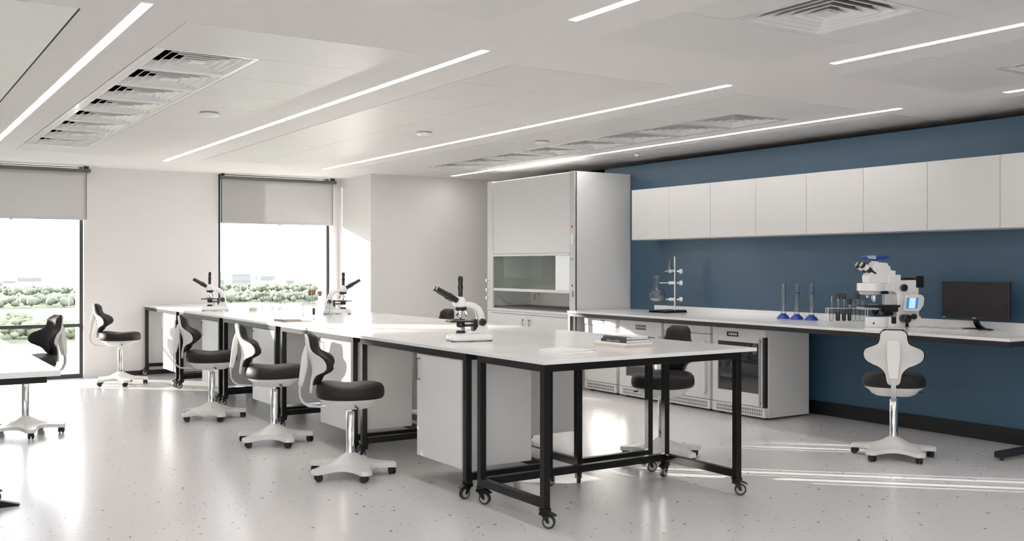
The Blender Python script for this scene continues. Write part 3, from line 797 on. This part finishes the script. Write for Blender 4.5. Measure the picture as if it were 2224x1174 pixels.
i = MB(M['hoodgrey'], M['hoodlow']); i.box(.60, .61, .03, Wd_ - .03, 1.15, 1.9); i.box(.03, .60, Wd_ - .12, Wd_ - .11, .92, 1.9); i.box(.03, .60, .06, .07, 1.15, 1.9); i.box(.03, .6, .06, Wd_ - .1, 1.9, 1.91)
i.use(1).box(.60, .61, .03, Wd_ - .03, .92, 1.15); i.box(.03, .60, .06, .07, .92, 1.15); i.build('liner', t)
bf = MB(M['hoodgrey']).prism([(.88, 1.155), (.88, 1.20), (.93, 1.25), (.95, 1.30), (.95, 1.85), (1.10, 1.85), (1.10, 1.30), (1.12, 1.25), (1.18, 1.2), (1.18, 1.155)], .57, .60, 'x')
bf.build('baffle', t, bevel=.006)
MB(M['bookgry']).box(.03, .6, .07, Wd_ - .12, .895, .92).build('work_surface', t)
MB(M['lam']).box(-.03, .05, yL - .09, yR + .12, .862, .895).box(-.02, .03, yL - .09, yR + .12, .832, .86).build('front_sill', t, bevel=.004)
for yy in (.30, 1.62):
    MB(M['chrome']).lathe([(.02, 0), (.02, -.01), (.006, -.012)], (.6, yy, 1.08), 'x', 14, True).tube([(.6, yy, 1.08), (.56, yy, 1.08), (.53, yy - .01, 1.075), (.50, yy - .04, 1.03), (.49, yy - .055, 1.0)], .009).build('water_spout', t, smooth=50)
for z in (1.25, 1.127, 1.022):
    MB(M['chrome']).lathe([(.008, 0), (.008, -.03), (.022, -.032), (.022, -.055), (.004, -.058)], (-.012, 1.895, z), 'x', 14, True).build('service_knob', t, smooth=40)
MB(M['red']).box(-.018, -.012, .035, .062, 1.89, 1.92).build('alarm_switch', t)
MB(M['print']).box(-.0145, -.012, .03, .08, 1.70, 1.82).build('notice', t)
MB(M['grey']).box(-.0145, -.012, .025, .09, 1.513, 1.54).build('rating_label', t)
MB(M['mblack']).box(-.016, -.012, .035, .055, 1.205, 1.225).box(-.016, -.012, .03, .04, 1.08, 1.15).build('socket_switch', t)
for a, b_ in ((.11, 1.0), (1.004, Wd_ - .01)):
    dd = MB(M['lam']).box(-.014, .004, a, b_, .1, .826).build('cupboard_door', t, bevel=.002)
    yh = b_ - .07 if a < .5 else a + .07
    MB(M['handle']).box(-.04, -.034, yh - .006, yh + .006, .62, .775).box(-.036, -.014, yh - .005, yh + .005, .625, .635).box(-.036, -.014, yh - .005, yh + .005, .76, .77).build('handle', dd)
MB(M['lam']).box(.01, .03, .02, Wd_ - .02, 0, .86).build('base_front', t)
# ================================================================ SMALL THINGS
def lab_microscope():
    t = thing('microscope', '', 'microscope', group='white compound microscopes on the island')
    b = MB(M['mwhite'])
    def rr(hx, hy, z, r=.03, cx=0):
        out = []
        for sx, sy, a0 in ((1, 1, 0), (-1, 1, 90), (-1, -1, 180), (1, -1, 270)):
            for k in range(5):
                a = R(a0 + k * 22.5); out.append((cx + sx * (hx - r) + r * math.cos(a), sy * (hy - r) + r * math.sin(a), z))
        return out
    b.loft([rr(.145, .085, .006), rr(.150, .09, .014), rr(.150, .09, .030), rr(.140, .080, .050), rr(.10, .05, .056, .02, .0)])
    b.prism([(-.135, .04), (.02, .05), (-.035, .075), (-.06, .11), (-.118, .11), (-.13, .07)], -.036, .036, 'y')
    b.build('base', t, smooth=60)
    ft = MB(M['mblack'])
    for x in (-.13, 0, .13): ft.box(x - .018, x + .018, -.06, .06, 0, .008)
    ft.build('foot', t)
    # arm: ribbon profile
    pts = [(-.085, .04), (-.086, .10), (-.084, .15), (-.076, .19), (-.058, .222), (-.028, .243), (.01, .252), (.05, .254)]
    wid = [.085, .062, .056, .052, .050, .046, .040, .034]
    rings = []
    for i, (x, z) in enumerate(pts):
        a = pts[max(i - 1, 0)]; c = pts[min(i + 1, len(pts) - 1)]; d = Vector((c[0] - a[0], c[1] - a[1])).normalized(); n = Vector((-d.y, d.x))
        w = wid[i] / 2; hy = .034 if i < 5 else .03; ring = []
        for k in range(16):
            q = 2 * PI * k / 16; cc, ss = math.cos(q), math.sin(q)
            e = .55; u = abs(cc) ** e * (1 if cc > 0 else -1) * w; v = abs(ss) ** e * (1 if ss > 0 else -1) * hy
            ring.append((x + n.x * u, v, z + n.y * u))
        rings.append(ring)
    MB(M['mwhite']).loft(rings).build('arm', t, smooth=70)
    h = MB(M['mwhite'])
    h.lathe([(.030, .232), (.044, .240), (.046, .262), (.038, .285), (.028, .302), (.018, .308)], (.068, 0, 0), n=24, cap=True)
    h.prism([(.06, .245), (.112, .240), (.125, .285), (.10, .315), (.06, .30)], -.032, .032, 'y').build('head', t, bevel=.006, smooth=50)
    MB(M['mblack']).lathe([(.016, .30), (.016, .36), (.0185, .362), (.0185, .385), (.0155, .388), (.0155, .41), (.0185, .412), (.0185, .435), (.014, .446), (.014, .45)], (.066, 0, 0), n=20, cap=True).build('photo_tube', t, smooth=40)
    for s in (-1, 1):
        e = MB(M['mblack'], M['lgrey'])
        p = [Vector((.098, s * .022, .282)), Vector((.150, s * .028, .312)), Vector((.158, s * .029, .317)), Vector((.205, s * .031, .344)), Vector((.212, s * .031, .348)), Vector((.245, s * .032, .367))]
        e.cyl(p[0], p[1], .021, .0235, 18).cyl(p[1], p[2], .025, .025, 18).cyl(p[2], p[3], .020, .018, 18).cyl(p[3], p[4], .0195, .0195, 18).cyl(p[4], p[5], .016, .017, 18)
        d = (p[5] - p[4]).normalized(); e.use(1).cyl(p[5], p[5] + d * .002, .012, .012, 16)
        e.build('eyepiece', t, smooth=40)
    n = MB(M['mblack']).lathe([(.02, .238), (.040, .234), (.042, .222), (.034, .212), (.012, .208)], (.062, 0, 0), n=24, cap=True).build('nosepiece', t, smooth=40)
    for k, (dx, dy, tx, ty, l) in enumerate(((.0, .0, 0, 0, .072), (-.024, .010, -.02, .008, .045), (.012, -.022, .006, -.012, .04), (.01, .022, .006, .014, .035))):
        a = Vector((.064 + dx, dy, .216)); bq = a + Vector((tx, ty, -l))
        MB(M['chrome']).cyl(a, a + (bq - a) * .7, .0105, .0105, 16).cyl(a + (bq - a) * .7, bq, .0095, .005, 16).build('objective', n, smooth=40)
    MB(M['mblack']).box(-.035, .155, -.062, .062, .132, .144).box(.02, .11, -.075, -.03, .144, .150).box(-.05, -.02, -.03, .03, .06, .15).build('stage', t, bevel=.002)
    MB(M['mblack']).lathe([(.02, .132), (.030, .126), (.030, .104), (.022, .096)], (.064, 0, 0), n=20, cap=True).box(-.04, .05, -.012, .012, .100, .116).build('condenser', t, smooth=40)
    MB(M['lgrey']).box(.012, .034, -.075, -.06, .06, .105).cyl((.045, -.068, .085), (.012, -.068, .085), .004, n=8).build('stage_drive', t)
    MB(M['mblack']).lathe([(.034, .050), (.034, .062), (.028, .070), (.028, .074)], (.064, 0, 0), n=24, cap=True).build('illuminator', t, smooth=40)
    for s in (-1, 1): MB(M['mblack']).lathe([(.024, s * .030), (.026, s * .034), (.026, s * .052), (.019, s * .054), (.019, s * .072), (.017, s * .075)], (-.082, 0, .13), 'y', 24, True).build('focus_knob', t, smooth=40)
    return t
m0 = lab_microscope(); m0.location = (3.56, 6.03, ZT); m0.rotation_euler = (0, 0, R(168)); m0['label'] = 'white microscope with black binocular head, nearest one, on the island front row'
dup(m0, (3.45, 11.62, ZT), 158, 'microscope facing left in front of the pillar between the windows')
dup(m0, (4.34, 10.17, ZT), -22, 'microscope facing right, beside the cork stoppered test tube rack')

# cables and plug
t = thing('power_cable', 'thin cable with a cream plug lying before the far left microscope', 'cable', (0, 0, ZT + .002))
MB(M['lgrey']).tube([(3.50, 11.56, .002), (3.47, 11.38, .002), (3.42, 11.30, .002), (3.36, 11.40, .002), (3.46, 11.48, .002), (3.60, 11.35, .002), (3.66, 11.25, .002), (3.72, 11.2, .004)], .0025, 6).build('cord', t, smooth=60)
MB(M['plug']).box(3.70, 3.78, 11.13, 11.19, 0, .045).build('plug', t, bevel=.005)
t = tag(MB(M['lgrey']).tube([(4.40, 9.98, ZT + .003), (4.50, 9.9, ZT + .003), (4.56, 9.86, ZT + .02), (4.54, 9.83, ZT + .045), (4.49, 9.86, ZT + .02), (4.55, 9.84, ZT + .004), (4.68, 9.75, ZT + .003)], .0022, 6).build('cable_loop', smooth=60), 'thin looped cable behind the right facing microscope', 'cable')

def flask(name, lab, loc, sc, erl=True, liquid=.12):
    t = thing(name, lab, 'flask', loc)
    if erl: pr = [(.001, 0), (.052, 0), (.056, .008), (.054, .03), (.030, .12), (.022, .15), (.021, .185), (.026, .192)]
    else: pr = [(.001, 0), (.03, .004), (.06, .02), (.085, .055), (.09, .085), (.085, .118), (.062, .152), (.036, .176), (.028, .2), (.028, .23), (.034, .275), (.045, .30)]
    MB(M['glass']).lathe([(r * sc, z * sc) for r, z in pr], n=32).build('glass_body', t, smooth=60)
    if erl: q = [(.001, .003), (.050, .003), (.052, .01), (.051, .03), (.001, .03)]
    else: q = [(.001, .004), (.03, .008), (.057, .024), (.070, .045), (.001, .045)]
    if liquid: MB(M['liquid'] if not erl else M['glass']).lathe([(r * sc, z * sc) for r, z in q], n=32).build('liquid', t, smooth=60)
    return t
flask('conical_flask', 'largest of the three conical flasks, leftmost, before the middle window', (4.06, 11.60, ZT), 1.22)
flask('conical_flask', 'conical flask at the back, between the other two', (4.24, 11.72, ZT), 1.0)
flask('conical_flask', 'smaller conical flask on the right of the three', (4.17, 11.38, ZT), .92)

def tube_rack(name, lab, loc, rz, L, mt, h, white=True):
    t = thing(name, lab, 'rack', loc, rz)
    m = MB(M[mt]); w = .035
    # top frame with cross pieces leaving openings
    for z in (h, h * .12):
        m.box(-L / 2, L / 2, -w, -w + .005, z - .004, z); m.box(-L / 2, L / 2, w - .005, w, z - .004, z)
        m.box(-L / 2, -L / 2 + .005, -w, w, z - .004, z); m.box(L / 2 - .005, L / 2, -w, w, z - .004, z)
    m.box(-L / 2, L / 2, -w, w, h * .12 - .004, h * .12 - .002)
    m.build('shelf_frame', t)
    for x in (-L / 2 + .004, L / 2 - .004):
        for y in (-w + .003, w - .003): MB(M[mt]).cyl((x, y, 0), (x, y, h), .0035, n=8).build('post', t)
    return t
def test_tube(lab, base, rz, dx, r, h, cork=None, fill=None, grp='test tubes', z0=.012):
    a = R(rz); x = base[0] + dx * math.cos(a); y = base[1] + dx * math.sin(a)
    t = thing('test_tube', lab, 'test tube', (x, y, base[2] + z0), 0, grp)
    MB(M['glass']).lathe([(.001, 0), (r * .6, .003), (r, r * .7), (r, h)], n=18).build('glass_body', t, smooth=60)
    if cork: MB(M[cork]).lathe([(r * .85, h - .02), (r * .9, h - .001), (r * 1.12, h), (r * 1.2, h + .032)], n=18, cap=True).build('stopper', t, smooth=40)
    if fill: MB(M[fill[0]]).lathe([(.001, .003), (r * .55, .005), (r * .9, r * .8), (r * .9, fill[1])], n=16, cap=True).build('sample', t, smooth=60)
    return t
rb = (3.97, 9.84, ZT); ra = -38
tube_rack('test_tube_rack', 'clear test tube rack on the island beside the right facing microscope', rb, ra, .31, 'lgrey', .13)
test_tube('leftmost tall open test tube in the island rack', rb, ra, -.115, .017, .215)
test_tube('first cork stoppered tube in the island rack', rb, ra, -.072, .015, .22, 'cork')
test_tube('cork stoppered tube behind the black topped sample in the island rack', rb, ra, -.03, .016, .225, 'cork', ('dliq', .07))
test_tube('rightmost cork stoppered tube in the island rack', rb, ra, .035, .018, .215, 'cork')
test_tube('shorter open tube at the right of the island rack', rb, ra, .078, .016, .17)
test_tube('wide open tube at the right end of the island rack', rb, ra, .122, .018, .14)

# ring stand on the counter
rs = thing('ring_stand', 'metal ring stand on a flat black base near the fume cupboard end of the counter', 'stand', (7.60, 8.38, ZT))
MB(M['mblack'], M['lgrey']).prism([(-.05, 0), (-.035, .028), (.235, .028), (.25, 0), (.24, 0), (.228, .018), (-.028, .018), (-.04, 0)], -.17, .14, 'x').build('stand_base', rs, bevel=.002)
MB(M['alu']).cyl((0, 0, .02), (0, 0, .625), .0095, n=16).build('rod', rs, smooth=40)
LV = Vector((-.8388, .5445, 0))
for z, ln in ((.46, .11), (.33, .17), (.147, .10)):
    p = Vector((0, 0, z)); c = MB(M['mwhite'])
    c.cyl(p - LV * -.004, p + LV * .07, .018, .018, 14); c.cyl(p - LV * .02, p - LV * .05, .008, .012, 12); c.cyl(p - LV * .05, p - LV * .082, .027, .027, 18)
    cl = c.build('clamp', rs, bevel=.003, smooth=40)
    MB(M['alu']).cyl(p + LV * .07, p + LV * ln, .005, n=8).build('clamp_arm', cl)
fc = LV * .20
rg = MB(M['alu'])
ring = [(fc.x + .07 * math.cos(2 * PI * k / 24), fc.y + .07 * math.sin(2 * PI * k / 24), .147) for k in range(25)]
rg.tube(ring, .004, 6).build('support_ring', rs, smooth=60)
flask('round_flask', 'round bottomed long neck flask held in the ring of the stand', (7.60 + fc.x, 8.38 + fc.y, ZT + .115), 1.0, erl=False)
flask('small_flask', 'small flask held high on the ring stand by its top clamp', (7.60 + LV.x * .055, 8.38 + LV.y * .055, ZT + .43), .75)

for k, (y, rg_, lab) in enumerate(((6.86, 0, 'glass measuring cylinder on a blue foot without a blue ring, leftmost'), (6.69, 1, 'middle glass measuring cylinder with a blue ring and blue foot'), (6.51, 1, 'glass measuring cylinder with blue ring, next to the tube rack'))):
    t = thing('measuring_cylinder', lab, 'measuring cylinder', (7.65, y, ZT), 0, 'measuring cylinders on blue feet')
    MB(M['glass']).lathe([(.001, .04), (.025, .042), (.025, .345), (.029, .352)], n=24).build('glass_body', t, smooth=60)
    MB(M['bplast']).lathe([(.064, 0), (.064, .006), (.044, .034), (.028, .042), (.028, .052)], n=6 if False else 24, cap=True).build('foot', t, smooth=30)
    if rg_: MB(M['bplast']).lathe([(.0255, .255), (.034, .255), (.034, .268), (.0255, .268), (.0255, .255)], n=24).build('ring', t, smooth=40)
rc = (7.60, 6.06, ZT); ra = -33
tube_rack('test_tube_rack', 'white test tube rack on the wall counter beside the blue footed cylinders', rc, ra, .37, 'mwhite', .135)
lab = 'in the counter rack'
test_tube('leftmost open test tube ' + lab, rc, ra, -.14, .021, .235)
test_tube('first tall tube with a dark stopper ' + lab, rc, ra, -.082, .022, .225, 'dcork', ('dliq', .09))
test_tube('second tall tube with a dark stopper ' + lab, rc, ra, -.026, .020, .225, 'dcork', ('dliq', .11))
test_tube('shortest tube with a dark stopper ' + lab, rc, ra, .024, .018, .175, 'dcork', ('dliq', .12))
test_tube('open tube between the two right hand stoppered tubes ' + lab, rc, ra, .062, .016, .18)
test_tube('tall stoppered tube farthest right ' + lab, rc, ra, .098, .018, .225, 'dcork')
test_tube('rightmost short open test tube ' + lab, rc, ra, .142, .019, .19)

# ---- research microscope (local +x = towards eyepieces)
t = thing('research_microscope', 'large white research microscope with blue camera and touch screen on the counter', 'microscope', (7.42, 5.46, ZT), 158)
b = MB(M['mwhite'])
b.prism([(-.235, 0), (-.235, .09), (-.02, .09), (.07, .088), (.07, 0)], -.085, .085, 'y')
b.lathe([(.098, 0), (.10, .004), (.10, .084), (.094, .090)], (.13, 0, 0), n=36, cap=True)
b.build('base', t, bevel=.005, smooth=40)
MB(M['mblack']).lathe([(.055, .089), (.055, .093)], (.13, 0, 0), n=28, cap=True).build('light_port', t)
MB(M['bplast']).box(.185, .205, .045, .075, .025, .045).build('badge', t)
MB(M['mwhite']).prism([(-.235, .08), (-.225, .40), (-.06, .40), (-.06, .445), (.05, .445), (.06, .30), (-.0, .30), (-.025, .28), (-.022, .08)], -.065, .065, 'y').build('stand_body', t, bevel=.008, smooth=40)
MB(M['mwhite']).lathe([(.112, .306), (.116, .31), (.116, .368), (.110, .374)], (.185, 0, 0), n=40, cap=True).box(.0, .185, -.08, .08, .308, .372).build('turret_housing', t, bevel=.004, smooth=40)
hd = MB(M['mwhite']).prism([(.235, .374), (.24, .43), (.225, .455), (.165, .555), (.10, .55), (.055, .545), (.052, .525), (.03, .52), (.03, .485), (-.02, .48), (-.015, .445), (-.02, .374)], -.055, .055, 'y').build('head', t, bevel=.008, smooth=40)
MB(M['mwhite'], M['mblack']).cyl((.15, 0, .54), (.15, 0, .562), .030, n=20).use(1).cyl((.15, 0, .562), (.15, 0, .576), .022, n=20).build('camera_port', t, smooth=40)
cm = MB(M['bplast'], M['lbplast'])
cm.prism([(-.0, 0), (.055, .012), (.06, .028), (.05, .036), (-.06, .036), (-.065, .026), (-.03, .004)], -.045, .045, 'y')
cm.use(1).prism([(.012, .004), (.056, .013), (.0605, .028), (.0505, .0365), (.01, .0365)], .0452, .047, 'y').prism([(.012, .004), (.056, .013), (.0605, .028), (.0505, .0365), (.01, .0365)], -.047, -.0452, 'y')
bmesh.ops.scale(cm.bm, vec=(1.7, 1, 1.0), verts=cm.bm.verts); bmesh.ops.translate(cm.bm, vec=(.145, 0, .572), verts=cm.bm.verts)
cm.build('camera', t, bevel=.003)
for s in (-1, 1):
    e = MB(M['mblack'], M['mwhite'], M['grey'])
    a = Vector((.17, s * .03, .455)); d = Vector((.80, s * .05, .50)).normalized()
    e.cyl(a, a + d * .085, .026, .024, 22).use(1).cyl(a + d * .085, a + d * .125, .0275, .0275, 22).use(0).cyl(a + d * .125, a + d * .15, .027, .029, 22).use(2).cyl(a + d * .15, a + d * .152, .020, .020, 18)
    e.build('eyepiece', t, smooth=40)
n_ = MB(M['lgrey'], M['mblack']).lathe([(.09, .306), (.085, .280), (.05, .270)], (.195, 0, 0), n=28, cap=True).use(1).box(.05, .14, -.05, .05, .285, .306).build('nosepiece', t, smooth=40)
MB(M['alu'], M['mwhite']).cyl((.155, 0, .282), (.155, 0, .235), .022, .022, 18).use(1).cyl((.155, 0, .235), (.155, 0, .212), .020, .008, 18).build('objective', n_, smooth=40)
MB(M['alu']).cyl((.225, .02, .275), (.235, .03, .245), .016, .012, 16).build('objective', n_, smooth=40)
st = MB(M['mblack'], M['lgrey']).prism([(.30, .172), (.30, .182), (-.03, .188), (-.03, .172), (.05, .16)], -.10, .10, 'y').box(-.03, .10, -.07, .07, .13, .172).box(-.0, .09, -.04, .04, .095, .13)
st.use(1).prism([(.27, .150), (.285, .170), (.16, .170), (.15, .148)], -.07, .07, 'y').box(.13, .20, -.03, .03, .19, .194).build('stage', t, bevel=.002)
MB(M['mblack'], M['bplast']).lathe([(.03, .15), (.034, .13), (.018, .108), (.018, .098)], (.145, 0, 0), n=20, cap=True).use(1).cyl((.09, 0, .098), (.09, 0, .118), .02, n=14).build('condenser', t, smooth=40)
MB(M['lgrey']).prism([(.10, .19), (.10, .28), (.04, .28), (-.01, .23), (-.01, .19)], .03, .075, 'y').build('reflector_arm', t, bevel=.004)
MB(M['mblack']).box(-.27, -.20, -.05, .07, .335, .435).box(-.21, -.06, .0, .06, .40, .42).build('lamp_house', t, bevel=.002)
MB(M['mblack']).box(-.245, -.235, -.05, .05, .01, .16).build('rear_cover', t)
MB(M['mblack']).box(.0, .045, .0855, .0875, .03, .09).build('side_panel', t)
MB(M['mblack']).box(-.115, -.085, .0855, .09, .0, .09).build('side_panel', t)
for x, z, r, l in ((-.06, .075, .036, .075), (-.155, .09, .024, .03), (-.075, .335, .030, .03)):
    MB(M['mblack']).lathe([(r * .9, .085 if z < .2 else .065), (r, .09 if z < .2 else .07), (r, .085 + l if z < .2 else .065 + l), (r * .8, .09 + l if z < .2 else .07 + l)], (x, 0, z), 'y', 24, True).build('focus_knob', t, smooth=40)
sc = MB(M['mwhite']).prism([(-.085, -.07), (-.10, .062), (-.12, .068), (-.24, .068), (-.262, .045), (-.262, -.02), (-.235, -.062), (-.22, -.075)], -.0, .035, 'y')
bmesh.ops.rotate(sc.bm, cent=(0, 0, 0), matrix=Matrix.Rotation(R(-10), 3, 'X'), verts=sc.bm.verts); bmesh.ops.translate(sc.bm, vec=(.035, .105, .212), verts=sc.bm.verts)
so_ = sc.build('touch_screen', t, bevel=.006, smooth=40)
lc = MB(M['lcd'], M['lcdw']).box(-.205, -.095, .0352, .0362, -.048, .048); lc.use(1).box(-.180, -.122, .0362, .0368, -.044, .046)
bmesh.ops.rotate(lc.bm, cent=(0, 0, 0), matrix=Matrix.Rotation(R(-10), 3, 'X'), verts=lc.bm.verts); bmesh.ops.translate(lc.bm, vec=(.035, .105, .212), verts=lc.bm.verts)
lc.build('display', so_)

# ---- monitor, keyboard
t = thing('computer_monitor', 'black flat computer monitor switched off on the wall counter', 'monitor', (7.62, 4.81, ZT))
MB(M['mblack']).box(-.005, .03, -.295, .295, .085, .395).box(.03, .05, -.15, .15, .14, .34).build('housing', t, bevel=.003)
MB(M['screen']).box(-.0065, -.0052, -.285, .287, .108, .388).build('screen', t)
text('ASUS', .014, M['print'], (-.0058, .002, .0955), (R(90), 0, R(-90)), t, ext=.0002)
MB(M['print']).box(-.0058, -.005, .262, .285, .093, .098).build('badge', t)
MB(M['mblack']).sweep_rect([(.01, 0, .10), (.02, 0, .07), (.045, 0, .035), (.08, 0, .015), (.10, 0, .008)], [.045, .045, .05, .06, .07], .014).build('neck', t, smooth=50)
fb = MB(M['mblack']).lathe([(.13, 0), (.13, .008), (.11, .012), (.01, .014)], (0, 0, 0), n=40, cap=True); bmesh.ops.scale(fb.bm, vec=(.62, 1, 1), verts=fb.bm.verts)
bmesh.ops.translate(fb.bm, vec=(.04, 0, 0), verts=fb.bm.verts)
fb.build('foot', t, smooth=40)
t = thing('keyboard', 'thin pale keyboard lying before the monitor', 'keyboard', (7.40, 4.92, ZT), 0)
MB(M['lgrey']).box(-.065, .065, -.24, .24, .0, .010).build('case', t, bevel=.002)
kb = MB(M['key'])
for i in range(5):
    for j in range(22): kb.box(-.058 + i * .0235, -.038 + i * .0235, -.233 + j * .0213, -.216 + j * .0213, .010, .014)
tag(kb.build('keys', t), kind='stuff')

# ---- books and papers
def book(name, lab, cx, cy, z, lx, ly, h, rz, cover, page='paper', spine=None, cat='book'):
    t = thing(name, lab, cat, (cx, cy, z), rz)
    c = MB(M[cover]); c.box(-lx / 2, lx / 2, -ly / 2, ly / 2, 0, .0018); c.box(-lx / 2, lx / 2, -ly / 2, ly / 2, h - .0018, h); c.box(-lx / 2, -lx / 2 + .002, -ly / 2, ly / 2, .0018, h - .0018)
    c.build('cover', t)
    MB(M[page]).box(-lx / 2 + .002, lx / 2 - .003, -ly / 2 + .003, ly / 2 - .003, .0018, h - .0018).build('pages', t)
    return t
bx, by = 4.175, 5.10
book('book', 'thick cream book at the bottom of the stack on the end bench', bx, by, ZT, .225, .325, .018, 0, 'cream', 'cream')
book('book', 'white book second from the bottom of the stack', bx + .003, by + .002, ZT + .018, .225, .325, .012, 1.0, 'paper')
k = book('book', 'white book with a black lettered spine, third in the stack', bx + .008, by - .013, ZT + .030, .195, .27, .018, -1.5, 'bookblk')
text('RESEARCH  &  CHEMISTRY', .012, M['print'], (-.0982, 0, .009), (R(90), 0, R(-90)), k, 'spine_lettering', .0002)
k = book('book', 'black and white book on top of the stack', bx + .015, by - .003, ZT + .048, .185, .23, .018, 2, 'bookgry')
MB(M['paper']).box(-.05, .0925, -.1152, .1152, .0182, .0188).box(-.05, .0925, -.1155, -.1151, 0, .0182).build('white_cover_panel', k)
book('booklet', 'lowest white booklet of the papers by the corner of the end bench', 3.565, 4.87, ZT, .225, .32, .006, -3, 'paper', cat='papers')
book('booklet', 'middle white booklet of the papers on the end bench', 3.575, 4.872, ZT + .006, .22, .31, .005, 2, 'paper', cat='papers')
book('booklet', 'topmost white booklet, turned askew on the papers', 3.60, 4.93, ZT + .011, .21, .28, .005, 14, 'paper', cat='papers')
book('notebook', 'dark covered notebook on the front edge of the island', 3.38, 9.10, ZT + .004, .17, .24, .014, 4, 'bookblk', 'cream', cat='notebook')
book('folder', 'pale folder lying under the dark notebook', 3.42, 9.06, ZT, .26, .30, .004, 6, 'cream', cat='folder')
